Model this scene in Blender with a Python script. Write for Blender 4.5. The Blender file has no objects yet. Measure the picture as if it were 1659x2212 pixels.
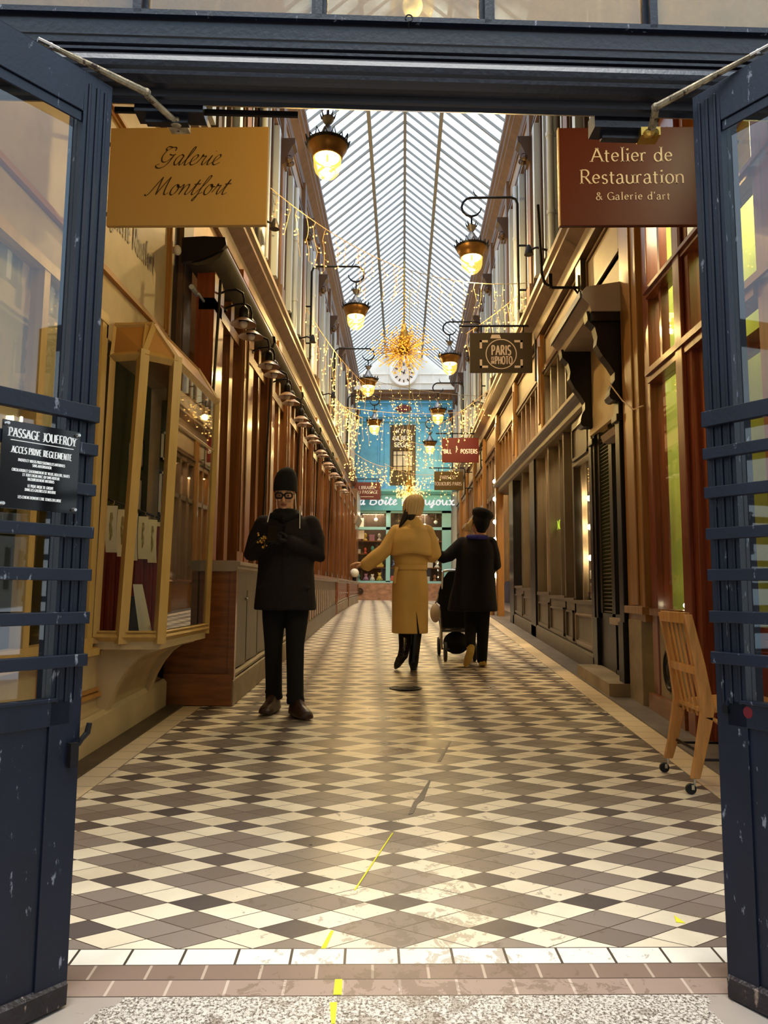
import bpy, bmesh, math, random
from math import sin, cos, pi, radians as R
from mathutils import Vector, Matrix
random.seed(7)
SC = bpy.context.scene
COL = SC.collection
# ------------------------------------------------------------------ camera, world, sun, exposure
cam_d = bpy.data.cameras.new('camera'); cam = bpy.data.objects.new('camera', cam_d); COL.objects.link(cam)
cam_d.sensor_fit = 'HORIZONTAL'; cam_d.sensor_width = 36.0; cam_d.lens = 1555.0 / 1659 * 36; cam_d.clip_start = 0.02; cam_d.clip_end = 200
cam.matrix_world = Matrix(((0.99963512, -0.00490518, 0.02656231, 0), (0.02588743, -0.10674568, -0.99394929, 0),
                           (0.00771091, 0.99427426, -0.10657975, 1.16), (0, 0, 0, 1)))
SC.camera = cam
W = bpy.data.worlds.new('sky'); SC.world = W; W.use_nodes = True
wn = W.node_tree.nodes; wl = W.node_tree.links
bg = wn['Background']
tc = wn.new('ShaderNodeTexCoord'); nz = wn.new('ShaderNodeTexNoise'); nz.inputs['Scale'].default_value = 3.0
cr = wn.new('ShaderNodeValToRGB')
cr.color_ramp.elements[0].position = .35; cr.color_ramp.elements[0].color = (.42, .66, .92, 1)
cr.color_ramp.elements[1].position = .65; cr.color_ramp.elements[1].color = (.80, .90, 1.0, 1)
wl.new(tc.outputs['Generated'], nz.inputs['Vector']); wl.new(nz.outputs['Fac'], cr.inputs['Fac']); wl.new(cr.outputs['Color'], bg.inputs['Color'])
bg.inputs['Strength'].default_value = 2.1
sd = bpy.data.lights.new('sun', 'SUN'); sd.energy = 3.4; sd.angle = R(40); sd.color = (1.0, .96, .90)
sun = bpy.data.objects.new('sun', sd); COL.objects.link(sun); sun.location = (0, -4, 20); sun.rotation_euler = (R(16), R(0), 0)
SC.view_settings.view_transform = 'Standard'; SC.view_settings.look = 'None'; SC.view_settings.gamma = 1
SC.view_settings.use_curve_mapping = False; SC.view_settings.exposure = 0.18
try:
    SC.cycles.use_denoising = True; SC.cycles.max_bounces = 8; SC.cycles.transparent_max_bounces = 24
    SC.cycles.sample_clamp_indirect = 4.0; SC.cycles.caustics_reflective = False; SC.cycles.caustics_refractive = False
except Exception: pass
# ------------------------------------------------------------------ constants
TH = R(2.6)                     # the gate stands a little askew to the passage
XL, XR = -1.87, 1.93
YE = 26.6
def fz(y):
    if y < 12: return .046 * y
    t = min(y - 12, 9); return .552 + .046 * t - .046 * t * t / 18
# ------------------------------------------------------------------ materials
MT = {}
def mat(name, col, rough=.5, metal=0, var=.0, vscale=(4, 4, 4), bump=0, bscale=60, coat=0, chips=None, chipat=.64, emit=None, es=0, alpha=None, dirt=0):
    m = bpy.data.materials.new(name); m.use_nodes = True; n = m.node_tree.nodes; l = m.node_tree.links
    b = n['Principled BSDF']; b.inputs['Base Color'].default_value = (*col, 1); b.inputs['Roughness'].default_value = rough; b.inputs['Specular IOR Level'].default_value = .38; b.inputs['Metallic'].default_value = metal
    if coat: b.inputs['Coat Weight'].default_value = coat; b.inputs['Coat Roughness'].default_value = .12
    src = None
    if var or chips or bump or dirt:
        t = n.new('ShaderNodeTexCoord')
        geo = n.new('ShaderNodeNewGeometry')
    if var:
        mp = n.new('ShaderNodeMapping'); mp.inputs['Scale'].default_value = vscale; l.new(geo.outputs['Position'], mp.inputs['Vector'])
        z = n.new('ShaderNodeTexNoise'); z.inputs['Scale'].default_value = 1; z.inputs['Detail'].default_value = 5; l.new(mp.outputs['Vector'], z.inputs['Vector'])
        c = n.new('ShaderNodeValToRGB'); c.color_ramp.elements[0].position = .3; c.color_ramp.elements[1].position = .7
        c.color_ramp.elements[0].color = (*[x * (1 - var) for x in col], 1); c.color_ramp.elements[1].color = (*[min(1, x * (1 + var)) for x in col], 1)
        l.new(z.outputs['Fac'], c.inputs['Fac']); src = c.outputs['Color']
    if dirt:
        z = n.new('ShaderNodeTexNoise'); z.inputs['Scale'].default_value = 3.2; z.inputs['Detail'].default_value = 8; z.inputs['Roughness'].default_value = .7; l.new(geo.outputs['Position'], z.inputs['Vector'])
        c = n.new('ShaderNodeValToRGB'); c.color_ramp.elements[0].position = .42; c.color_ramp.elements[1].position = .66
        c.color_ramp.elements[0].color = (0, 0, 0, 1); c.color_ramp.elements[1].color = (dirt, dirt, dirt, 1); l.new(z.outputs['Fac'], c.inputs['Fac'])
        mx = n.new('ShaderNodeMix'); mx.data_type = 'RGBA'; l.new(c.outputs['Color'], mx.inputs['Factor'])
        if src: l.new(src, mx.inputs['A'])
        else: mx.inputs['A'].default_value = (*col, 1)
        mx.inputs['B'].default_value = (*[x * .45 for x in col], 1); src = mx.outputs['Result']
    if chips:
        mp = n.new('ShaderNodeMapping'); mp.inputs['Scale'].default_value = (1, 1, .35); l.new(geo.outputs['Position'], mp.inputs['Vector'])
        z = n.new('ShaderNodeTexNoise'); z.inputs['Scale'].default_value = 38; z.inputs['Detail'].default_value = 6; z.inputs['Roughness'].default_value = .65; l.new(mp.outputs['Vector'], z.inputs['Vector'])
        c = n.new('ShaderNodeValToRGB'); c.color_ramp.elements[0].position = chipat; c.color_ramp.elements[1].position = chipat + .05
        c.color_ramp.elements[0].color = (0, 0, 0, 1); c.color_ramp.elements[1].color = (1, 1, 1, 1); l.new(z.outputs['Fac'], c.inputs['Fac'])
        mx = n.new('ShaderNodeMix'); mx.data_type = 'RGBA'; l.new(c.outputs['Color'], mx.inputs['Factor'])
        if src: l.new(src, mx.inputs['A'])
        else: mx.inputs['A'].default_value = (*col, 1)
        mx.inputs['B'].default_value = (*chips, 1); src = mx.outputs['Result']
    if src: l.new(src, b.inputs['Base Color'])
    if bump:
        z = n.new('ShaderNodeTexNoise'); z.inputs['Scale'].default_value = bscale; z.inputs['Detail'].default_value = 4; l.new(geo.outputs['Position'], z.inputs['Vector'])
        bp = n.new('ShaderNodeBump'); bp.inputs['Strength'].default_value = bump; bp.inputs['Distance'].default_value = .01
        l.new(z.outputs['Fac'], bp.inputs['Height']); l.new(bp.outputs['Normal'], b.inputs['Normal'])
    if emit: b.inputs['Emission Color'].default_value = (*emit, 1); b.inputs['Emission Strength'].default_value = es
    MT[name] = m; return m
def glass(name, tint=(1, 1, 1), refl=.08, rough=.02, frost=0, power=1.0):
    m = bpy.data.materials.new(name); m.use_nodes = True; n = m.node_tree.nodes; l = m.node_tree.links; n.clear()
    o = n.new('ShaderNodeOutputMaterial'); tr = n.new('ShaderNodeBsdfTransparent'); tr.inputs['Color'].default_value = (*tint, 1)
    gl = n.new('ShaderNodeBsdfGlossy'); gl.inputs['Roughness'].default_value = rough
    fr = n.new('ShaderNodeFresnel'); fr.inputs['IOR'].default_value = 1.5
    ad = n.new('ShaderNodeMath'); ad.operation = 'MULTIPLY_ADD'; ad.inputs[1].default_value = power; ad.inputs[2].default_value = refl; ad.use_clamp = True
    gb = n.new('ShaderNodeNewGeometry'); ff = n.new('ShaderNodeMath'); ff.operation = 'SUBTRACT'; ff.inputs[0].default_value = 1; l.new(gb.outputs['Backfacing'], ff.inputs[1])
    l.new(fr.outputs['Fac'], ad.inputs[0]); am = n.new('ShaderNodeMath'); am.operation = 'MULTIPLY'; l.new(ad.outputs[0], am.inputs[0]); l.new(ff.outputs[0], am.inputs[1])
    mx = n.new('ShaderNodeMixShader'); l.new(am.outputs[0], mx.inputs['Fac'])
    if frost:
        tl = n.new('ShaderNodeBsdfTranslucent'); tl.inputs['Color'].default_value = (.55, .48, .30, 1) if refl else (.9, .93, .95, 1)
        df = n.new('ShaderNodeBsdfDiffuse'); df.inputs['Color'].default_value = (.16, .145, .10, 1)
        m3 = n.new('ShaderNodeMixShader'); m3.inputs['Fac'].default_value = .3; l.new(tl.outputs[0], m3.inputs[1]); l.new(df.outputs[0], m3.inputs[2])
        m2 = n.new('ShaderNodeMixShader'); m2.inputs['Fac'].default_value = frost
        g = n.new('ShaderNodeNewGeometry'); z = n.new('ShaderNodeTexNoise'); z.inputs['Scale'].default_value = 9; z.inputs['Detail'].default_value = 8; l.new(g.outputs['Position'], z.inputs['Vector'])
        mr = n.new('ShaderNodeMapRange'); mr.inputs['From Min'].default_value = .3; mr.inputs['From Max'].default_value = .7; mr.inputs['To Min'].default_value = frost * .6; mr.inputs['To Max'].default_value = min(1, frost * 1.4)
        l.new(z.outputs['Fac'], mr.inputs['Value']); l.new(mr.outputs['Result'], m2.inputs['Fac'])
        l.new(tr.outputs[0], m2.inputs[1]); l.new(m3.outputs[0], m2.inputs[2]); l.new(m2.outputs[0], mx.inputs[1])
    else: l.new(tr.outputs[0], mx.inputs[1])
    l.new(gl.outputs[0], mx.inputs[2]); l.new(mx.outputs[0], o.inputs['Surface']); MT[name] = m; return m
def emis(name, col, s):
    m = bpy.data.materials.new(name); m.use_nodes = True; n = m.node_tree.nodes; l = m.node_tree.links; n.clear()
    o = n.new('ShaderNodeOutputMaterial'); e = n.new('ShaderNodeEmission'); e.inputs['Color'].default_value = (*col, 1); e.inputs['Strength'].default_value = s
    l.new(e.outputs[0], o.inputs['Surface']); MT[name] = m; return m
mat('navy', (.0035, .0062, .017), .42, var=.25, vscale=(9, 9, 5), chips=(.20, .21, .25), chipat=.635, bump=.08, bscale=90)
mat('navy_dirty', (.018, .013, .015), .5, var=.4, vscale=(14, 14, 9), chips=(.25, .18, .14), chipat=.60, bump=.6, bscale=70)
mat('navy_beam', (.0085, .0085, .014), .30, var=.3, vscale=(2, 9, 22), chips=(.14, .12, .11), chipat=.74, bump=.10, bscale=60)
mat('black_paint', (.006, .005, .006), .35, bump=.1)
mat('black_metal', (.012, .011, .012), .4, .6)
mat('iron', (.02, .018, .018), .5, .7, bump=.2)
mat('worn_metal', (.30, .24, .15), .5, .5, var=.6, vscale=(30, 30, 30), chips=(.05, .03, .02), chipat=.55, bump=.4)
mat('bolt', (.55, .53, .5), .3, .9)
mat('chrome', (.6, .6, .58), .15, 1)
mat('rubber', (.012, .012, .013), .6)
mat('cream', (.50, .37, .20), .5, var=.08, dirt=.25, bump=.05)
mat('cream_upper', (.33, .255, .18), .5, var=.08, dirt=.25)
mat('gold_frame', (.50, .32, .105), .35, var=.1, vscale=(20, 20, 3))
mat('orange_panel', (.42, .20, .05), .5)
mat('brown_wood', (.18, .068, .020), .32, var=.45, vscale=(26, 26, 1.6), coat=.35)
mat('red_wood', (.17, .035, .012), .3, var=.35, vscale=(26, 26, 1.6), coat=.35)
mat('orange_wood', (.27, .13, .036), .36, var=.2, vscale=(26, 26, 1.6), coat=.2)
mat('box_wood', (.22, .075, .022), .3, var=.3, vscale=(3, 3, 26), coat=.5)
mat('chair_wood', (.52, .24, .06), .35, var=.25, vscale=(40, 40, 5), coat=.3)
mat('taupe', (.125, .10, .072), .42, var=.12, vscale=(6, 6, 2), dirt=.3)
mat('dark_taupe', (.055, .042, .028), .4, var=.15)
mat('pink_fascia', (.60, .43, .33), .5, var=.1, dirt=.3)
mat('facade_brown', (.135, .080, .050), .45, var=.2, vscale=(8, 8, 1.2), dirt=.2)
mat('facade_dark', (.05, .028, .018), .5, var=.2)
mat('facade_cream', (.34, .27, .21), .5, var=.1, dirt=.3)
mat('pipe', (.44, .50, .57), .4, .3)
mat('roof_bar', (.22, .22, .21), .5)
mat('gable', (.80, .79, .74), .6, dirt=.15)
mat('clock_face', (.78, .68, .60), .5)
mat('blue', (.085, .36, .66), .5, var=.08, dirt=.2)
mat('teal', (.13, .46, .58), .45, var=.05)
mat('pale_teal', (.30, .62, .66), .45)
mat('marble', (.36, .20, .13), .3, var=.35, vscale=(5, 5, 9))
mat('stone', (.30, .235, .16), .6, var=.2, dirt=.5, bump=.3)
mat('kerb', (.16, .135, .12), .5, var=.25, dirt=.5, bump=.3)
mat('kerb_dark', (.085, .060, .035), .5, var=.25, dirt=.5, bump=.3)
mat('interior', (.30, .17, .07), .8, var=.4, vscale=(3, 2, 2))
mat('interior_dark', (.05, .03, .02), .8)
mat('interior_green', (.46, .50, .10), .7, var=.15)
mat('interior_red', (.17, .012, .010), .7, var=.3, vscale=(12, 12, 1))
mat('blind', (.62, .55, .34), .7)
mat('letter_brown', (.17, .12, .08), .5)
mat('slate_green', (.045, .055, .018), .7)
mat('sign_gold', (.42, .27, .095), .45, bump=.03)
mat('sign_brown', (.075, .010, .003), .45, bump=.03)
mat('sign_dark', (.055, .040, .022), .5)
mat('sign_red', (.12, .004, .010), .45)
mat('sign_olive', (.10, .060, .010), .45)
mat('sign_maroon', (.12, .014, .018), .45)
mat('plaque', (.004, .004, .005), .08)
mat('white_paint', (.85, .83, .80), .5)
mat('ink', (.030, .018, .012), .5)
mat('light_letter', (.70, .58, .48), .5)
mat('grey_letter', (.42, .33, .25), .5)
mat('paper', (.70, .60, .40), .7, var=.1)
mat('paper_ink', (.36, .30, .11), .7, var=.4, vscale=(30, 30, 30))
mat('picture_white', (.66, .60, .50), .5)
mat('brass', (.55, .35, .08), .25, .9)
mat('skin', (.62, .33, .19), .5)
mat('lips', (.30, .09, .06), .45)
mat('stubble', (.16, .13, .11), .8)
mat('hair_dark', (.010, .007, .006), .5)
mat('hair_blond', (.50, .33, .13), .5, var=.3, vscale=(60, 60, 8))
mat('coat_black', (.007, .004, .0055), .85, var=.5, vscale=(60, 60, 60), bump=.3, bscale=200)
mat('cloth_black', (.0025, .0025, .004), .9, bump=.2, bscale=150)
mat('coat_navy', (.0035, .003, .007), .9, bump=.2, bscale=150)
mat('glove', (.014, .013, .016), .8)
mat('trench', (.72, .46, .15), .75, var=.08, bump=.15, bscale=25)
mat('beanie', (.70, .52, .28), .85)
mat('scarf_blue', (.03, .03, .26), .8)
mat('shoe_brown', (.04, .018, .012), .4)
mat('boot', (.006, .005, .006), .18)
mat('shoe_yellow', (.52, .36, .09), .6)
mat('bag_beige', (.50, .40, .30), .8)
mat('lamp_metal', (.17, .085, .020), .35, .6)
mat('lamp_cone', (.18, .17, .17), .4, .5)
mat('enamel', (.38, .24, .14), .3)
mat('awning', (.045, .036, .022), .8, var=.3)
mat('cord', (.20, .17, .10), .5)
mat('cord_gold', (.62, .42, .20), .5)
mat('yellow_paint', (.75, .70, .03), .6)
mat('flower_white', (.75, .72, .60), .7)
mat('leaf_dark', (.03, .045, .015), .6)
for i, c in enumerate([(.6, .08, .05), (.7, .5, .1), (.1, .35, .3), (.6, .55, .5), (.15, .2, .45), (.5, .25, .4), (.8, .75, .65), (.35, .15, .06)]): mat('toy%d' % i, c, .5)
glass('pane', refl=.05, power=1.5)
glass('pane_clear', refl=.0, power=.7)
glass('pane_strong', tint=(.9, .9, .85), refl=.10, power=1.8)
glass('door_pane', tint=(.93, .93, .9), refl=.04)
glass('frosted', tint=(.9, .86, .72), frost=.72, refl=.05)
glass('sky_pane', tint=(.97, .99, 1.0), frost=.08, refl=.0, power=.6, rough=.3)
_m = glass('lamp_glass', tint=(1, .92, .66), refl=.03); _n = _m.node_tree.nodes; _l = _m.node_tree.links
_e = _n.new('ShaderNodeEmission'); _e.inputs['Color'].default_value = (1, .60, .10, 1); _e.inputs['Strength'].default_value = .55; _a = _n.new('ShaderNodeAddShader')
_o = [q for q in _n if q.type == 'OUTPUT_MATERIAL'][0]; _s = _o.inputs['Surface'].links[0].from_socket; _l.new(_s, _a.inputs[0]); _l.new(_e.outputs[0], _a.inputs[1]); _l.new(_a.outputs[0], _o.inputs['Surface'])
emis('bulb_hot', (1, .80, .35), 26)
emis('lamp_ring', (1, .72, .22), 14)
emis('fairy', (1, .58, .15), 3.2)
emis('fairy_deep', (1, .40, .04), 1.5)
emis('spot_white', (1, .82, .5), 30)
emis('neon_green', (.65, .95, .05), 4)
emis('strip_warm', (1, .62, .2), 6)
emis('letter_glow', (1, .97, .92), .8)
emis('glow_lens', (1, .25, .05), .5)
# ------------------------------------------------------------------ mesh builder
class MB:
    def __init__(s): s.v = []; s.f = []
    def _add(s, vs, fs):
        o = len(s.v); s.v += [tuple(v) for v in vs]; s.f += [tuple(i + o for i in f) for f in fs]; return s
    def box(s, x0, x1, y0, y1, z0, z1, T=None):
        if x0 > x1: x0, x1 = x1, x0
        if y0 > y1: y0, y1 = y1, y0
        if z0 > z1: z0, z1 = z1, z0
        vs = [Vector((x, y, z)) for x in (x0, x1) for y in (y0, y1) for z in (z0, z1)]
        if T is not None: vs = [T @ v for v in vs]
        return s._add(vs, [(0, 1, 3, 2), (4, 6, 7, 5), (0, 4, 5, 1), (2, 3, 7, 6), (0, 2, 6, 4), (1, 5, 7, 3)])
    def hexa(s, b, t):   # two rings of equal length, bottom and top
        n = len(b); return s._add(list(b) + list(t), [tuple(reversed(range(n))), tuple(range(n, 2 * n))] + [(i, (i + 1) % n, n + (i + 1) % n, n + i) for i in range(n)])
    def extr(s, pts, d):  # polygon extruded along vector d
        d = Vector(d); return s.hexa([Vector(p) for p in pts], [Vector(p) + d for p in pts])
    def prof(s, prof, y0, y1, axis='y'):    # profile [(a,z)] swept along y (a=x) or along x (a=y)
        if axis == 'y': return s.extr([(a, y0, z) for a, z in prof], (0, y1 - y0, 0))
        return s.extr([(y0, a, z) for a, z in prof], (y1 - y0, 0, 0))
    def ring(s, rings, closed=True, caps=True):
        n = len(rings[0]); o = len(s.v); 
        for r in rings: s.v += [tuple(p) for p in r]
        for k in range(len(rings) - 1):
            for i in range(n if closed else n - 1):
                j = (i + 1) % n; s.f.append((o + k * n + i, o + k * n + j, o + (k + 1) * n + j, o + (k + 1) * n + i))
        if caps:
            s.f.append(tuple(o + i for i in reversed(range(n)))); s.f.append(tuple(o + (len(rings) - 1) * n + i for i in range(n)))
        return s
    def lathe(s, prof, c=(0, 0, 0), n=16, a0=0, sx=1, sy=1):
        return s.ring([[(c[0] + r * sx * cos(a0 + 2 * pi * i / n), c[1] + r * sy * sin(a0 + 2 * pi * i / n), c[2] + z) for i in range(n)] for r, z in prof])
    def tube(s, pts, r, n=8, caps=True, flat=1.0):
        pts = [Vector(p) for p in pts]; rr = r if isinstance(r, (list, tuple)) else [r] * len(pts); rings = []; up = None
        for i, p in enumerate(pts):
            d = (pts[min(i + 1, len(pts) - 1)] - pts[max(i - 1, 0)])
            if d.length < 1e-9: d = Vector((0, 0, 1))
            d.normalize()
            if up is None: up = Vector((0, 0, 1)) if abs(d.z) < .9 else Vector((0, 1, 0))
            x = d.cross(up)
            if x.length < 1e-4: x = d.cross(Vector((1, 0, 0)))
            x.normalize(); up = x.cross(d).normalized()
            q = rr[i]; qa, qb = (q if isinstance(q, (tuple, list)) else (q, q * flat))
            rings.append([p + x * (qa * cos(2 * pi * k / n)) + up * (qb * sin(2 * pi * k / n)) for k in range(n)])
        return s.ring(rings, True, caps)
    def ball(s, c, r, n=10, m=6, sc=(1, 1, 1)):
        rings = [[(c[0] + r * sc[0] * sin(pi * k / m) * cos(2 * pi * i / n), c[1] + r * sc[1] * sin(pi * k / m) * sin(2 * pi * i / n), c[2] - r * sc[2] * cos(pi * k / m)) for i in range(n)] for k in range(m + 1)]
        rings[0] = [(c[0] + 1e-4 * cos(2 * pi * i / n), c[1] + 1e-4 * sin(2 * pi * i / n), c[2] - r * sc[2]) for i in range(n)]
        rings[-1] = [(c[0] + 1e-4 * cos(2 * pi * i / n), c[1] + 1e-4 * sin(2 * pi * i / n), c[2] + r * sc[2]) for i in range(n)]
        return s.ring(rings)
    def capsule(s, pts, radii, n=12):   # limb: rounded ends
        pts = [Vector(p) for p in pts]; d0 = (pts[0] - pts[1]).normalized(); d1 = (pts[-1] - pts[-2]).normalized()
        g = lambda r: (r if isinstance(r, tuple) else (r, r))
        a = g(radii[0]); b = g(radii[-1]); P = []; Q = []
        for t in (90, 60, 30):
            P.append(pts[0] + d0 * (min(a) * sin(R(t)))); Q.append((max(a[0] * cos(R(t)), 1e-3), max(a[1] * cos(R(t)), 1e-3)))
        P += pts; Q += [g(r) for r in radii]
        for t in (30, 60, 90):
            P.append(pts[-1] + d1 * (min(b) * sin(R(t)))); Q.append((max(b[0] * cos(R(t)), 1e-3), max(b[1] * cos(R(t)), 1e-3)))
        return s.tube(P, Q, n)
    def build(s, name, m, parent=None, smooth=False, loc=None, bevel=0, **tags):
        me = bpy.data.meshes.new(name)
        o = bpy.data.objects.new(name, me); COL.objects.link(o)
        if parent is not None:
            off = wloc(parent); o.parent = parent
        else:
            if loc is not None: off = Vector(loc)
            else:
                xs = [v[0] for v in s.v]; ys = [v[1] for v in s.v]; zs = [v[2] for v in s.v]
                off = Vector(((min(xs) + max(xs)) / 2, (min(ys) + max(ys)) / 2, min(zs)))
            o.location = off
        me.from_pydata([tuple(Vector(v) - off) for v in s.v], [], s.f); me.update()
        bm = bmesh.new(); bm.from_mesh(me); bmesh.ops.remove_doubles(bm, verts=bm.verts, dist=1e-6); bmesh.ops.recalc_face_normals(bm, faces=bm.faces); bm.to_mesh(me); bm.free()
        me.materials.append(MT[m] if isinstance(m, str) else m)
        if smooth:
            for p in me.polygons: p.use_smooth = True
            try: me.set_sharp_from_angle(angle=R(50))
            except Exception: pass
        if bevel:
            b = o.modifiers.new('bevel', 'BEVEL'); b.width = bevel; b.segments = 2; b.limit_method = 'ANGLE'
        for k, v in tags.items(): o[k] = v
        return o
def wloc(o):
    v = Vector(o.location)
    while o.parent is not None: o = o.parent; v += Vector(o.location)
    return v
def thing(name, loc, label, category, group=None, kind=None):
    o = bpy.data.objects.new(name, None); COL.objects.link(o); o.location = loc; o.empty_display_size = .1
    o['label'] = label; o['category'] = category
    if group: o['group'] = group
    if kind: o['kind'] = kind
    return o
def tag(o, label, category, group=None, kind=None):
    o['label'] = label; o['category'] = category
    if group: o['group'] = group
    if kind: o['kind'] = kind
    return o
def struct(o, label=None, category=None):
    o['kind'] = 'structure'
    if label: o['label'] = label
    if category: o['category'] = category
    return o
def kids(o): return [c for c in bpy.data.objects if c.parent == o]
CH = {}
def copy_tree(o, parent=None, chmap=None):
    c = o.copy(); COL.objects.link(c); c.parent = parent
    for ch in chmap.get(o.name, []): copy_tree(ch, c, chmap)
    return c
def chmap():
    d = {}
    for o in bpy.data.objects:
        if o.parent: d.setdefault(o.parent.name, []).append(o)
    return d
TCOUNT = {}
def num(k):
    TCOUNT[k] = TCOUNT.get(k, 0) + 1; return '%s_%d' % (k, TCOUNT[k])
def trim(mb, m, label, **kw):
    o = mb.build(num('trim'), m, **kw); return struct(o, label, 'trim')
ORD = ['nearest', 'second', 'third', 'fourth', 'fifth', 'sixth', 'seventh', 'eighth', 'ninth', 'tenth', 'eleventh', 'twelfth', 'thirteenth', 'fourteenth', 'fifteenth', 'sixteenth', 'seventeenth', 'eighteenth', 'nineteenth', 'twentieth', 'twenty-first', 'twenty-second', 'twenty-third', 'twenty-fourth']
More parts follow.
